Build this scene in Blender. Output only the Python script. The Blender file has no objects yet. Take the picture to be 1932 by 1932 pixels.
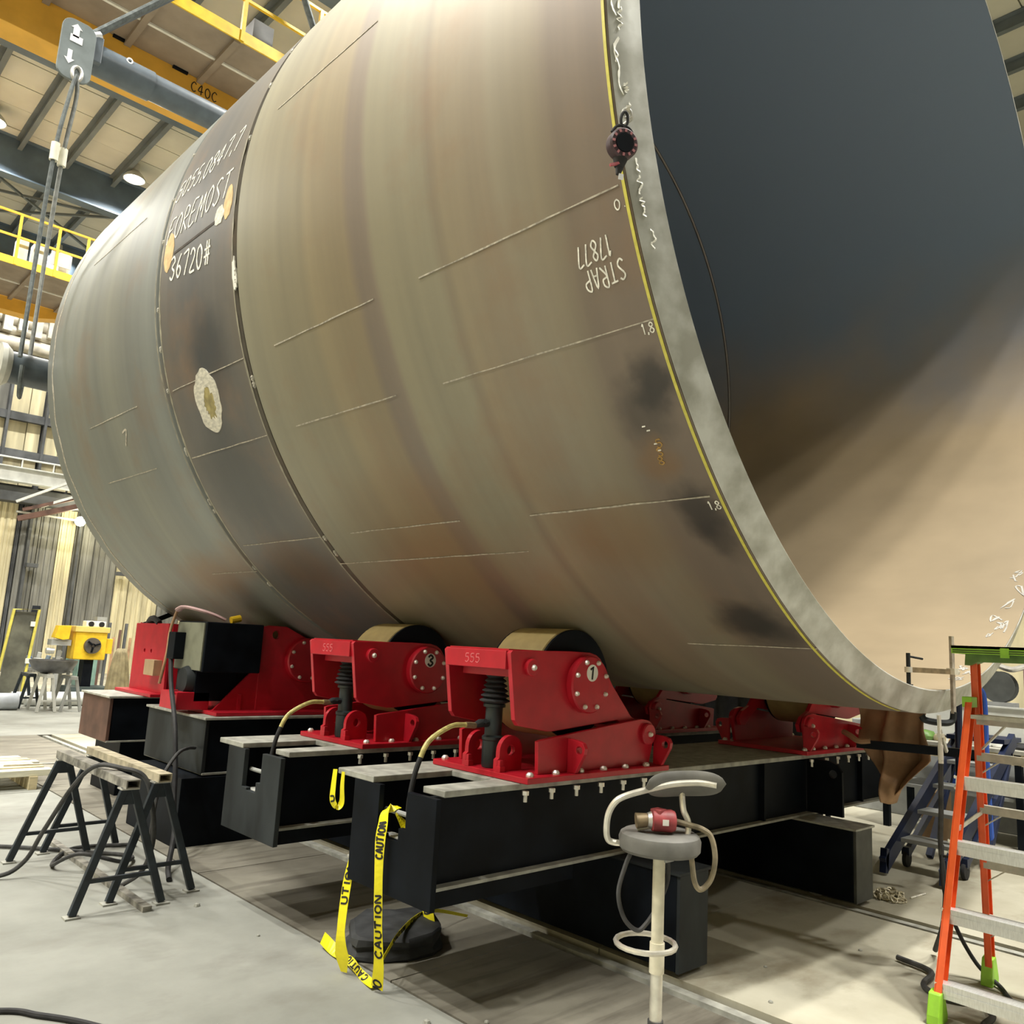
import bpy, bmesh, math, random
from math import sin, cos, pi, radians, atan2, sqrt, hypot
from mathutils import Vector, Matrix
from mathutils.geometry import tessellate_polygon

random.seed(7)
scene = bpy.context.scene
COL = scene.collection

# ------------------------------------------------------------------ camera
EYE = Vector((0.0, 0.0, 1.6))
YAW, PITCH, ROLL = 0.7568, 0.1633, 0.0548
fwd = Vector((sin(YAW) * cos(PITCH), cos(YAW) * cos(PITCH), sin(PITCH)))
r0 = Vector((cos(YAW), -sin(YAW), 0))
u0 = r0.cross(fwd)
rgt = r0 * cos(ROLL) + u0 * sin(ROLL)
upv = u0 * cos(ROLL) - r0 * sin(ROLL)
cd = bpy.data.cameras.new('camera')
cam = bpy.data.objects.new('camera', cd)
COL.objects.link(cam)
m = Matrix.Identity(4)
for i in range(3):
    m[i][0], m[i][1], m[i][2], m[i][3] = rgt[i], upv[i], -fwd[i], EYE[i]
cam.matrix_world = m
cd.sensor_width = 36.0
cd.lens = 36.0 * 1553.0 / 1932.0
cd.clip_start, cd.clip_end = 0.05, 200
scene.camera = cam

# ------------------------------------------------------------------ world, exposure
w = bpy.data.worlds.new('world')
scene.world = w
w.use_nodes = True
w.node_tree.nodes['Background'].inputs[0].default_value = (0.75, 0.82, 0.9, 1)
w.node_tree.nodes['Background'].inputs[1].default_value = 0.05
vs = scene.view_settings
vs.view_transform = 'Standard'
vs.look = 'None'
vs.gamma = 1.0
vs.use_curve_mapping = False
vs.exposure = 0.0
LAMP_POWER = 450.0
LAMP_COLOR = (1.0, 0.97, 0.89)
try:
    scene.cycles.use_light_tree = True
    scene.cycles.max_bounces = 8
    scene.cycles.diffuse_bounces = 5
    scene.cycles.sample_clamp_indirect = 6.0
    scene.cycles.use_denoising = True
except Exception:
    pass

# ------------------------------------------------------------------ materials
MATS = {}


def _nodes(name):
    mt = bpy.data.materials.new(name)
    mt.use_nodes = True
    nt = mt.node_tree
    return mt, nt, nt.nodes['Principled BSDF']


def M(name, col, rough=0.6, metal=0.0, var=0.12, scale=6.0, stretch=(1, 1, 1), bump=0.0,
      col2=None, lo=0.35, hi=0.65, detail=5.0, spec=0.5, emit=0.0, bscale=None):
    if name in MATS:
        return MATS[name]
    mt, nt, b = _nodes(name)
    N, L = nt.nodes, nt.links
    tc = N.new('ShaderNodeTexCoord')
    mp = N.new('ShaderNodeMapping')
    mp.inputs['Scale'].default_value = stretch
    L.new(tc.outputs['Object'], mp.inputs['Vector'])
    nz = N.new('ShaderNodeTexNoise')
    nz.inputs['Scale'].default_value = scale
    nz.inputs['Detail'].default_value = detail
    L.new(mp.outputs['Vector'], nz.inputs['Vector'])
    cr = N.new('ShaderNodeValToRGB')
    c1 = tuple(max(0, c * (1 - var)) for c in col)
    c2 = tuple(min(1, c * (1 + var)) for c in col) if col2 is None else col2
    cr.color_ramp.elements[0].position, cr.color_ramp.elements[1].position = lo, hi
    cr.color_ramp.elements[0].color = (*c1, 1)
    cr.color_ramp.elements[1].color = (*c2, 1)
    L.new(nz.outputs['Fac'], cr.inputs['Fac'])
    L.new(cr.outputs['Color'], b.inputs['Base Color'])
    b.inputs['Roughness'].default_value = rough
    b.inputs['Metallic'].default_value = metal
    b.inputs['Specular IOR Level'].default_value = spec
    if bump:
        bp = N.new('ShaderNodeBump')
        bp.inputs['Strength'].default_value = bump
        bp.inputs['Distance'].default_value = 0.02
        if bscale:
            n2 = N.new('ShaderNodeTexNoise')
            n2.inputs['Scale'].default_value = bscale
            n2.inputs['Detail'].default_value = 6
            L.new(mp.outputs['Vector'], n2.inputs['Vector'])
            L.new(n2.outputs['Fac'], bp.inputs['Height'])
        else:
            L.new(nz.outputs['Fac'], bp.inputs['Height'])
        L.new(bp.outputs['Normal'], b.inputs['Normal'])
    if emit:
        b.inputs['Emission Color'].default_value = (*col, 1)
        b.inputs['Emission Strength'].default_value = emit
    MATS[name] = mt
    return mt


def banded_steel(name, stops, rough=0.5, spec=0.5, tint=(1.2, 1.2, 1.22)):
    """mill-scale steel: colour bands run round the shell (they change along its axis),
    broken by noise stretched round the shell, plus soft rust blotches"""
    mt, nt, b = _nodes(name)
    N, L = nt.nodes, nt.links
    tc = N.new('ShaderNodeTexCoord')
    sp = N.new('ShaderNodeSeparateXYZ')
    L.new(tc.outputs['Object'], sp.inputs[0])
    # wobble of the band position
    mpw = N.new('ShaderNodeMapping')
    mpw.inputs['Scale'].default_value = (0.5, 0.6, 0.5)
    L.new(tc.outputs['Object'], mpw.inputs['Vector'])
    nw = N.new('ShaderNodeTexNoise')
    nw.inputs['Scale'].default_value = 1.6
    nw.inputs['Detail'].default_value = 3
    L.new(mpw.outputs['Vector'], nw.inputs['Vector'])
    ma = N.new('ShaderNodeMath')
    ma.operation = 'MULTIPLY_ADD'
    ma.inputs[1].default_value = 0.10
    L.new(nw.outputs['Fac'], ma.inputs[0])
    L.new(sp.outputs['Y'], ma.inputs[2])
    lo, hi = stops[0][0], stops[-1][0]
    mr = N.new('ShaderNodeMapRange')
    mr.inputs['From Min'].default_value = lo + 0.05
    mr.inputs['From Max'].default_value = hi + 0.05
    L.new(ma.outputs[0], mr.inputs['Value'])
    cr = N.new('ShaderNodeValToRGB')
    cr.color_ramp.interpolation = 'LINEAR'
    els = cr.color_ramp.elements
    for k, (p, c) in enumerate(stops):
        q = (p - lo) / (hi - lo)
        e = els[k] if k < 2 else els.new(q)
        e.position = q
        e.color = (c[0] * tint[0], c[1] * tint[1], c[2] * tint[2], 1)
    L.new(mr.outputs[0], cr.inputs['Fac'])
    # fine streaks round the shell
    mps = N.new('ShaderNodeMapping')
    mps.inputs['Scale'].default_value = (0.22, 4.5, 0.22)
    L.new(tc.outputs['Object'], mps.inputs['Vector'])
    ns = N.new('ShaderNodeTexNoise')
    ns.inputs['Scale'].default_value = 1.5
    ns.inputs['Detail'].default_value = 4
    L.new(mps.outputs['Vector'], ns.inputs['Vector'])
    rs = N.new('ShaderNodeValToRGB')
    rs.color_ramp.elements[0].position = 0.3
    rs.color_ramp.elements[1].position = 0.7
    rs.color_ramp.elements[0].color = (0.90, 0.90, 0.91, 1)
    rs.color_ramp.elements[1].color = (1.07, 1.06, 1.04, 1)
    L.new(ns.outputs['Fac'], rs.inputs['Fac'])
    mx = N.new('ShaderNodeMix')
    mx.data_type = 'RGBA'
    mx.blend_type = 'MULTIPLY'
    mx.inputs['Factor'].default_value = 1
    L.new(cr.outputs['Color'], mx.inputs['A'])
    L.new(rs.outputs['Color'], mx.inputs['B'])
    # rust and scale blotches
    nb = N.new('ShaderNodeTexNoise')
    nb.inputs['Scale'].default_value = 1.3
    nb.inputs['Detail'].default_value = 7
    nb.inputs['Roughness'].default_value = 0.62
    L.new(tc.outputs['Object'], nb.inputs['Vector'])
    rb = N.new('ShaderNodeValToRGB')
    rb.color_ramp.elements[0].position = 0.52
    rb.color_ramp.elements[1].position = 0.75
    rb.color_ramp.elements[0].color = (0, 0, 0, 1)
    rb.color_ramp.elements[1].color = (0.55, 0.55, 0.55, 1)
    L.new(nb.outputs['Fac'], rb.inputs['Fac'])
    m2 = N.new('ShaderNodeMix')
    m2.data_type = 'RGBA'
    L.new(rb.outputs['Color'], m2.inputs['Factor'])
    L.new(mx.outputs['Result'], m2.inputs['A'])
    m2.inputs['B'].default_value = (0.21 * tint[0], 0.13 * tint[1], 0.075 * tint[2], 1)
    L.new(m2.outputs['Result'], b.inputs['Base Color'])
    b.inputs['Roughness'].default_value = rough
    b.inputs['Metallic'].default_value = 0.25
    b.inputs['Specular IOR Level'].default_value = spec
    bp = N.new('ShaderNodeBump')
    bp.inputs['Strength'].default_value = 0.05
    bp.inputs['Distance'].default_value = 0.02
    L.new(nb.outputs['Fac'], bp.inputs['Height'])
    L.new(bp.outputs['Normal'], b.inputs['Normal'])
    MATS[name] = mt
    return mt


RED = M('red_paint', (0.44, 0.009, 0.022), 0.38, var=0.10, scale=9)
BLACK = M('black_paint', (0.005, 0.0068, 0.010), 0.5, var=0.35, scale=5, spec=0.10)
BLACKD = M('black_dusty_paint', (0.022, 0.026, 0.028), 0.6, var=0.5, scale=4, stretch=(1, 1, .4), spec=.25)
DUSTY = M('dusty_plate', (0.34, 0.34, 0.30), 0.7, var=0.25, scale=12)
RUSTB = M('rusty_primer', (0.10, 0.05, 0.035), 0.7, var=0.45, scale=3)
STEEL = M('bright_steel', (0.62, 0.61, 0.57), 0.38, metal=0.7, var=0.12, scale=20)
ZINC = M('zinc_bolt', (0.75, 0.73, 0.66), 0.35, metal=0.5, var=0.1, scale=30)
WHITE = M('white_paint', (0.80, 0.79, 0.72), 0.5, var=0.06, scale=15)
CHALK = M('chalk', (0.78, 0.76, 0.68), 0.95, var=0.25, scale=60, spec=0.1)
CHALKF = M('faint_chalk', (0.44, 0.40, 0.33), 0.95, var=0.3, scale=40, spec=0.1)
RUBBER = M('black_rubber', (0.018, 0.018, 0.02), 0.75, var=0.3, scale=20)
RUBBERG = M('grey_hose_rubber', (0.05, 0.05, 0.05), 0.7, var=0.4, scale=15)
TREAD = M('ochre_roller_tread', (0.36, 0.28, 0.12), 0.55, var=0.12, scale=9)
YELLOW = M('yellow_paint', (0.80, 0.52, 0.02), 0.5, var=0.12, scale=8)
CRANE = M('orange_crane_paint', (0.85, 0.46, 0.06), 0.5, var=0.08, scale=3)
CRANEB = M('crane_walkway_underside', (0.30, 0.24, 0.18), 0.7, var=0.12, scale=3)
TAPEY = M('yellow_plastic_tape', (0.85, 0.75, 0.01), 0.4, var=0.05, scale=20)
INK = M('black_ink', (0.01, 0.01, 0.01), 0.6, var=0.2, scale=30)
NAVY = M('navy_steel', (0.006, 0.013, 0.045), 0.45, var=0.2, scale=6)
BLUE = M('blue_paint', (0.02, 0.08, 0.40), 0.4, var=0.15, scale=8)
ORANGE = M('orange_fibreglass', (0.80, 0.11, 0.02), 0.42, var=0.08, scale=12)
LIME = M('lime_plastic', (0.30, 0.62, 0.04), 0.45, var=0.1, scale=14)
GREEN = M('dark_green_plastic', (0.10, 0.20, 0.04), 0.5, var=0.2, scale=14)
ALU = M('aluminium', (0.66, 0.68, 0.68), 0.38, metal=0.55, var=0.08, scale=25, stretch=(1, 6, 1))
ALUD = M('dull_aluminium', (0.45, 0.44, 0.38), 0.5, metal=0.3, var=0.15, scale=18)
CHROME = M('worn_chrome', (0.72, 0.69, 0.60), 0.3, metal=0.6, var=0.15, scale=14)
CUSHION = M('grey_vinyl', (0.125, 0.122, 0.110), 0.6, var=0.2, scale=10, bump=0.05)
TOOLRED = M('faded_red_casting', (0.34, 0.055, 0.06), 0.5, var=0.3, scale=16)
BRONZE = M('dirty_brass', (0.25, 0.19, 0.11), 0.5, metal=0.3, var=0.3, scale=20)
LEATHER = M('brown_leather', (0.33, 0.20, 0.11), 0.8, var=0.25, scale=6, bump=0.15)
CANVAS = M('olive_canvas', (0.34, 0.29, 0.17), 0.9, var=0.25, scale=7)
HORSE = M('dark_blue_black_paint', (0.018, 0.026, 0.034), 0.5, var=0.35, scale=12)
HORSETOP = M('worn_steel_box', (0.23, 0.22, 0.19), 0.6, var=0.55, scale=14)
GREYP = M('grey_metal', (0.33, 0.34, 0.33), 0.55, var=0.15, scale=5)
GREYL = M('light_grey_metal', (0.56, 0.57, 0.54), 0.55, var=0.12, scale=4)
SPREAD = M('blue_grey_paint', (0.10, 0.125, 0.15), 0.4, var=0.15, scale=6)
NAVYB = M('roof_beam_paint', (0.085, 0.125, 0.17), 0.6, var=0.15, scale=2)
PURLIN = M('purlin_paint', (0.12, 0.145, 0.16), 0.6, var=0.15, scale=2)
ROOFP = M('roof_insulation', (0.52, 0.52, 0.45), 0.8, var=0.07, scale=1.2)
SLING = M('sling_webbing', (0.10, 0.115, 0.115), 0.85, var=0.3, scale=18)
CREAM = M('cream_wall_sheet', (0.62, 0.56, 0.37), 0.7, var=0.22, scale=1.5, stretch=(2.5, 1, .35))
GREYW = M('grey_wall_sheet', (0.20, 0.20, 0.18), 0.75, var=0.3, scale=1.6, stretch=(2.5, 1, .4))
DARKW = M('dark_wall_steel', (0.075, 0.08, 0.085), 0.7, var=0.35, scale=2)
WOOD = M('pale_timber', (0.62, 0.53, 0.33), 0.75, var=0.2, scale=4, stretch=(1, 6, 6))
WOODW = M('whitened_timber', (0.80, 0.78, 0.62), 0.75, var=0.12, scale=5, stretch=(1, 6, 6))
PINK = M('dusty_pink_plastic', (0.55, 0.36, 0.36), 0.6, var=0.15, scale=10)
GLOW = M('lamp_glass', (1.0, 0.98, 0.93), 0.5, var=0.0, emit=14)
PAPER = M('white_paper', (0.80, 0.81, 0.84), 0.8, var=0.03, scale=5)
DUCT = M('galvanised_duct', (0.50, 0.47, 0.40), 0.5, metal=0.2, var=0.25, scale=3)
TEAL = M('pale_teal_paint', (0.25, 0.42, 0.38), 0.6, var=0.15, scale=8)
GROOVE = M('dark_groove', (0.045, 0.035, 0.026), 0.8, var=0.4, scale=9)
GRIND = M('ground_bright_steel', (0.62, 0.59, 0.50), 0.5, metal=0.15, var=0.22, scale=22, stretch=(1, 1, 2.5))
OLIVE = M('torch_cut_ochre', (0.30, 0.25, 0.10), 0.7, var=0.3, scale=14)
TAN = M('tan_masking_patch', (0.60, 0.43, 0.22), 0.8, var=0.15, scale=20)
RIM = M('ground_rim_steel', (0.42, 0.42, 0.37), 0.48, metal=0.25, var=0.16, scale=5.5,
        col2=(0.60, 0.61, 0.58), detail=8, lo=0.38, hi=0.62, bump=0.04)

SH_RIGHT = banded_steel('steel_right_course', [
    (1.7, (0.150, 0.120, 0.098)), (2.10, (0.165, 0.132, 0.100)), (2.20, (0.200, 0.170, 0.120)),
    (2.44, (0.225, 0.198, 0.145)), (2.50, (0.215, 0.180, 0.130)), (2.80, (0.235, 0.198, 0.135)),
    (2.86, (0.185, 0.158, 0.115)), (2.92, (0.225, 0.205, 0.145)), (3.36, (0.215, 0.195, 0.135)),
    (3.41, (0.180, 0.148, 0.115)), (3.53, (0.175, 0.143, 0.110)), (3.60, (0.215, 0.175, 0.110)),
    (3.95, (0.225, 0.188, 0.118)), (4.05, (0.205, 0.180, 0.120)), (4.45, (0.215, 0.195, 0.135)),
    (4.9, (0.225, 0.215, 0.160))])
SH_MID = banded_steel('steel_middle_course', [
    (4.8, (0.150, 0.130, 0.100)), (5.0, (0.120, 0.112, 0.098)), (5.5, (0.098, 0.098, 0.094)),
    (5.9, (0.112, 0.106, 0.096)), (6.2, (0.15, 0.135, 0.11))])
SH_LEFT = banded_steel('steel_left_course', [
    (6.0, (0.165, 0.165, 0.145)), (6.3, (0.20, 0.20, 0.175)), (6.8, (0.175, 0.170, 0.145)),
    (7.2, (0.205, 0.195, 0.155)), (7.6, (0.180, 0.175, 0.145)), (8.1, (0.20, 0.195, 0.16)),
    (8.6, (0.19, 0.19, 0.16)), (9.1, (0.205, 0.20, 0.17))], tint=(1.15, 1.22, 1.30))
# bore: tan rust and dust below; blue-grey haze and shade painted into the colour above
INSIDE = M('shell_inside_rust_haze', (0.31, 0.245, 0.155), 0.5, var=0.15, scale=1.1, stretch=(1, .6, 1), bump=0.03,
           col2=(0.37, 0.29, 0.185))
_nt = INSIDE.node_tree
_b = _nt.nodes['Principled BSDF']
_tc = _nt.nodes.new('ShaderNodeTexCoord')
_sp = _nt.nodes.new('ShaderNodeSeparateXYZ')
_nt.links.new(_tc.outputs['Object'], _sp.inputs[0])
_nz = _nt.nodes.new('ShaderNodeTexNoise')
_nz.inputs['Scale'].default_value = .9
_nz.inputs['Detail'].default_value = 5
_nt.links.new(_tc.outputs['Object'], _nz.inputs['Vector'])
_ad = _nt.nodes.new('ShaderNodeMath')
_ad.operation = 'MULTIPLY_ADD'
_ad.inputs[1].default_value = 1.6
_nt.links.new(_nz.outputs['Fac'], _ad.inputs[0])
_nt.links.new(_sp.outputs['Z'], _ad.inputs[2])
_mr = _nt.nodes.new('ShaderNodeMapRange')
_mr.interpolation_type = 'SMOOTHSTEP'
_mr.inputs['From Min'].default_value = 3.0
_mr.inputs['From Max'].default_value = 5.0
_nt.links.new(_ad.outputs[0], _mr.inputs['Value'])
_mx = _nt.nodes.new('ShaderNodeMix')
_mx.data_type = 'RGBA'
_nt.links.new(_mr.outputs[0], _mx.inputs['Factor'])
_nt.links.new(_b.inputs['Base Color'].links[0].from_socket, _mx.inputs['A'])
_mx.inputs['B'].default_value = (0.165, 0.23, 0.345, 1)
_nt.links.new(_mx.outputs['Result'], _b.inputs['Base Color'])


# ------------------------------------------------------------------ mesh builder
class MB:
    def __init__(self):
        self.v, self.f, self.mi, self.mats = [], [], [], []
        self.cur = 0

    def use(self, mat):
        if mat not in self.mats:
            self.mats.append(mat)
        self.cur = self.mats.index(mat)
        return self

    def add(self, verts, faces):
        o = len(self.v)
        self.v += [Vector(p) for p in verts]
        for f in faces:
            self.f.append([i + o for i in f])
            self.mi.append(self.cur)
        return self

    def box(self, x0, x1, y0, y1, z0, z1):
        vs_ = [(x, y, z) for x in (x0, x1) for y in (y0, y1) for z in (z0, z1)]
        return self.add(vs_, [(0, 1, 3, 2), (4, 6, 7, 5), (0, 4, 5, 1), (2, 3, 7, 6), (0, 2, 6, 4), (1, 5, 7, 3)])

    def bar(self, a, b, wd, ht, up=(0, 0, 1)):
        a, b = Vector(a), Vector(b)
        t = (b - a).normalized()
        u = Vector(up)
        if abs(t.dot(u)) > 0.98:
            u = Vector((1, 0, 0))
        s = t.cross(u).normalized()
        u = s.cross(t).normalized()
        vs_ = []
        for p in (a, b):
            for i, j in ((-1, -1), (1, -1), (1, 1), (-1, 1)):
                vs_.append(p + s * (wd / 2 * i) + u * (ht / 2 * j))
        return self.add(vs_, [(0, 1, 2, 3), (7, 6, 5, 4), (0, 4, 5, 1), (1, 5, 6, 2), (2, 6, 7, 3), (3, 7, 4, 0)])

    def tube(self, pts, r, n=10, closed=False, caps=True, flat=1.0, up=None):
        P = [Vector(p) for p in pts]
        k = len(P)
        R = r if isinstance(r, (list, tuple)) else [r] * k
        T = []
        for i in range(k):
            if closed:
                t = P[(i + 1) % k] - P[i - 1]
            else:
                t = P[min(i + 1, k - 1)] - P[max(i - 1, 0)]
            T.append(t.normalized() if t.length > 1e-9 else Vector((0, 0, 1)))
        ref = Vector(up) if up else (Vector((0, 0, 1)) if abs(T[0].z) < 0.9 else Vector((1, 0, 0)))
        nrm = (ref - T[0] * ref.dot(T[0])).normalized()
        vs_ = []
        for i in range(k):
            nrm = (nrm - T[i] * nrm.dot(T[i]))
            nrm = nrm.normalized() if nrm.length > 1e-6 else T[i].orthogonal().normalized()
            bi = T[i].cross(nrm)
            for j in range(n):
                a = 2 * pi * j / n
                vs_.append(P[i] + (nrm * (cos(a) * flat) + bi * sin(a)) * R[i])
        fs = []
        for i in range(k if closed else k - 1):
            i2 = (i + 1) % k
            for j in range(n):
                j2 = (j + 1) % n
                fs.append((i * n + j, i * n + j2, i2 * n + j2, i2 * n + j))
        if caps and not closed:
            fs.append(tuple(range(n))[::-1])
            fs.append(tuple((k - 1) * n + j for j in range(n)))
        return self.add(vs_, fs)

    def cyl(self, p0, p1, r0_, r1_=None, n=20):
        return self.tube([p0, p1], [r0_, r0_ if r1_ is None else r1_], n)

    def prism(self, loops, axis, a0, a1):
        """loops: [outer, hole, ...] of 2D points; axis: 'x' -> (y,z), 'y' -> (x,z), 'z' -> (x,y)"""
        if not isinstance(loops[0][0], (list, tuple)):
            loops = [loops]

        def P(q, a):
            return {'x': (a, q[0], q[1]), 'y': (q[0], a, q[1]), 'z': (q[0], q[1], a)}[axis]
        flat = [q for lp in loops for q in lp]
        n = len(flat)
        tris = tessellate_polygon([[Vector((q[0], q[1], 0)) for q in lp] for lp in loops])
        vs_ = [P(q, a0) for q in flat] + [P(q, a1) for q in flat]
        fs = [tuple(t) for t in tris] + [tuple(i + n for i in t[::-1]) for t in tris]
        o = 0
        for lp in loops:
            k = len(lp)
            for i in range(k):
                j = (i + 1) % k
                fs.append((o + i, o + j, o + j + n, o + i + n))
            o += k
        return self.add(vs_, fs)

    def lathe(self, prof, origin=(0, 0, 0), axis='z', n=24):
        o = Vector(origin)
        vs_, fs = [], []
        for (r, h) in prof:
            for j in range(n):
                a = 2 * pi * j / n
                c, s = r * cos(a), r * sin(a)
                q = {'z': (c, s, h), 'y': (c, h, s), 'x': (h, c, s)}[axis]
                vs_.append(o + Vector(q))
        for i in range(len(prof) - 1):
            for j in range(n):
                j2 = (j + 1) % n
                fs.append((i * n + j, i * n + j2, (i + 1) * n + j2, (i + 1) * n + j))
        if prof[0][0] > 1e-5:
            fs.append(tuple(range(n)))
        if prof[-1][0] > 1e-5:
            fs.append(tuple((len(prof) - 1) * n + j for j in range(n)))
        return self.add(vs_, fs)

    def ribbon(self, pts, side, wd, th):
        """flat strip along pts; side = width direction (one vector or one per point)"""
        P = [Vector(p) for p in pts]
        k = len(P)
        S = [Vector(s).normalized() for s in side] if isinstance(side[0], (tuple, list, Vector)) else [Vector(side).normalized()] * k
        W = wd if isinstance(wd, (list, tuple)) else [wd] * k
        vs_ = []
        for i in range(k):
            t = (P[min(i + 1, k - 1)] - P[max(i - 1, 0)]).normalized()
            nn = t.cross(S[i])
            nn = nn.normalized() if nn.length > 1e-6 else Vector((0, 0, 1))
            s = nn.cross(t).normalized()
            for a, b in ((-1, -1), (1, -1), (1, 1), (-1, 1)):
                vs_.append(P[i] + s * (W[i] / 2 * a) + nn * (th / 2 * b))
        fs = [(0, 1, 2, 3), tuple(4 * (k - 1) + q for q in (3, 2, 1, 0))]
        for i in range(k - 1):
            for q in range(4):
                q2 = (q + 1) % 4
                fs.append((4 * i + q, 4 * i + q2, 4 * i + 4 + q2, 4 * i + 4 + q))
        return self.add(vs_, fs)

    def build(self, name, mat=None, parent=None, org=None, smooth=35, bevel=0.0, label=None, recalc=True):
        if parent is not None:
            o = Vector(parent['_org'])
        else:
            o = Vector(org) if org is not None else Vector((0, 0, 0))
        me = bpy.data.meshes.new(name)
        me.from_pydata([tuple(p - o) for p in self.v], [], self.f)
        mats = self.mats if self.mats else [mat]
        for mm in mats:
            me.materials.append(mm)
        if len(mats) > 1:
            me.polygons.foreach_set('material_index', self.mi)
        if recalc:
            bm = bmesh.new()
            bm.from_mesh(me)
            bmesh.ops.recalc_face_normals(bm, faces=bm.faces)
            bm.to_mesh(me)
            bm.free()
        if smooth:
            me.polygons.foreach_set('use_smooth', [True] * len(me.polygons))
            me.set_sharp_from_angle(angle=radians(smooth))
        me.update()
        ob = bpy.data.objects.new(name, me)
        COL.objects.link(ob)
        ob['_org'] = tuple(o)
        if parent is not None:
            ob.parent = parent
        else:
            ob.location = o
        if bevel:
            bv = ob.modifiers.new('bevel', 'BEVEL')
            bv.width = bevel
            bv.segments = 2
            bv.limit_method = 'ANGLE'
            bv.angle_limit = radians(40)
        if label:
            ob['label'] = label
        return ob


def tag(o, label, cat, group=None, kind=None):
    o['label'] = label
    o['category'] = cat
    if group:
        o['group'] = group
    if kind:
        o['kind'] = kind
    return o


def thing(name, loc, label, cat, group=None):
    o = bpy.data.objects.new(name, None)
    o.empty_display_size = 0.1
    o.location = loc
    o['_org'] = tuple(loc)
    COL.objects.link(o)
    return tag(o, label, cat, group)


def structure(o):
    o['kind'] = 'structure'
    return o


def copy_tree(o, parent=None):
    c = o.copy()
    COL.objects.link(c)
    if parent is not None:
        c.parent = parent
    for ch in list(o.children):
        copy_tree(ch, c)
    return c


def circle2(cx, cy, r, n=20, a0=0, a1=2 * pi, end=False):
    k = n if not end else n + 1
    return [(cx + r * cos(a0 + (a1 - a0) * i / n), cy + r * sin(a0 + (a1 - a0) * i / n)) for i in range(k)]


def smooth_path(pts, sub=8, closed=False):
    P = [Vector(p) for p in pts]
    out = []
    n = len(P)
    rng = n if closed else n - 1
    for i in range(rng):
        p0 = P[i - 1] if (i > 0 or closed) else P[0] * 2 - P[1]
        p1, p2 = P[i], P[(i + 1) % n]
        p3 = P[(i + 2) % n] if (i + 2 < n or closed) else P[-1] * 2 - P[-2]
        for s in range(sub):
            t = s / sub
            out.append(0.5 * ((2 * p1) + (p2 - p0) * t + (2 * p0 - 5 * p1 + 4 * p2 - p3) * t * t
                              + (3 * p1 - p0 - 3 * p2 + p3) * t ** 3))
    if not closed:
        out.append(P[-1])
    return out


# handwriting / lettering as strokes on a 1 x 1.5 cell
GLYPH = {
    '0': [[(.5, 1.5), (.12, 1.2), (.08, .5), (.4, 0), (.8, .25), (.92, 1.0), (.5, 1.5)]],
    '1': [[(.02, 1.2), (.28, 1.5), (.25, 0)]],
    '2': [[(.1, 1.15), (.4, 1.5), (.85, 1.25), (.75, .8), (.1, .05), (.95, .05)]],
    '3': [[(.1, 1.35), (.55, 1.5), (.9, 1.15), (.4, .8), (.9, .45), (.5, 0), (.05, .2)]],
    '4': [[(.6, 0), (.62, 1.5), (.05, .5), (.95, .55)]],
    '5': [[(.9, 1.5), (.25, 1.45), (.2, .9), (.7, .9), (.9, .45), (.5, 0), (.05, .15)]],
    '6': [[(.75, 1.5), (.25, .9), (.1, .4), (.45, 0), (.88, .4), (.5, .75), (.15, .5)]],
    '7': [[(.05, 1.4), (.95, 1.5), (.4, 0)]],
    '8': [[(.5, .8), (.12, 1.15), (.5, 1.5), (.88, 1.15), (.5, .8), (.08, .35), (.5, 0), (.92, .35), (.5, .8)]],
    '9': [[(.88, 1.1), (.5, 1.5), (.12, 1.1), (.5, .75), (.88, 1.1), (.7, 0)]],
    '#': [[(.35, 0), (.45, 1.5)], [(.7, 0), (.8, 1.5)], [(.05, .5), (1, .6)], [(.1, .95), (1.05, 1.05)]],
    ',': [[(.4, .2), (.3, -.2)]], '.': [[(.4, .05), (.5, .12)]], '-': [[(.1, .7), (.9, .75)]],
    'A': [[(.05, 0), (.5, 1.5), (.95, 0)], [(.25, .55), (.75, .55)]],
    'C': [[(.9, 1.25), (.5, 1.5), (.1, 1.0), (.12, .4), (.5, 0), (.9, .25)]],
    'D': [[(.15, 0), (.15, 1.5), (.6, 1.4), (.92, .8), (.6, .1), (.15, 0)]],
    'E': [[(.9, 1.5), (.15, 1.45), (.1, 0), (.9, .05)], [(.12, .75), (.7, .8)]],
    'F': [[(.95, 1.5), (.2, 1.4), (.1, 0)], [(.15, .75), (.7, .85)]],
    'I': [[(.25, 0), (.25, 1.5)]],
    'L': [[(.15, 1.5), (.12, 0), (.9, .05)]],
    'M': [[(.0, 0), (.2, 1.5), (.5, .5), (.85, 1.5), (1.0, 0)]],
    'N': [[(.1, 0), (.1, 1.5), (.9, 0), (.9, 1.5)]],
    'O': [[(.5, 1.5), (.1, 1.1), (.1, .4), (.5, 0), (.9, .4), (.9, 1.1), (.5, 1.5)]],
    'P': [[(.15, 0), (.15, 1.5), (.75, 1.4), (.85, .95), (.15, .75)]],
    'R': [[(.1, 0), (.15, 1.5), (.75, 1.4), (.8, .95), (.15, .75), (.95, 0)]],
    'S': [[(.9, 1.35), (.5, 1.5), (.12, 1.15), (.85, .45), (.5, 0), (.05, .2)]],
    'T': [[(.0, 1.45), (1.0, 1.5)], [(.5, 1.48), (.45, 0)]],
    'U': [[(.1, 1.5), (.1, .35), (.5, 0), (.9, .35), (.9, 1.5)]],
    '?': [],
}


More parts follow.
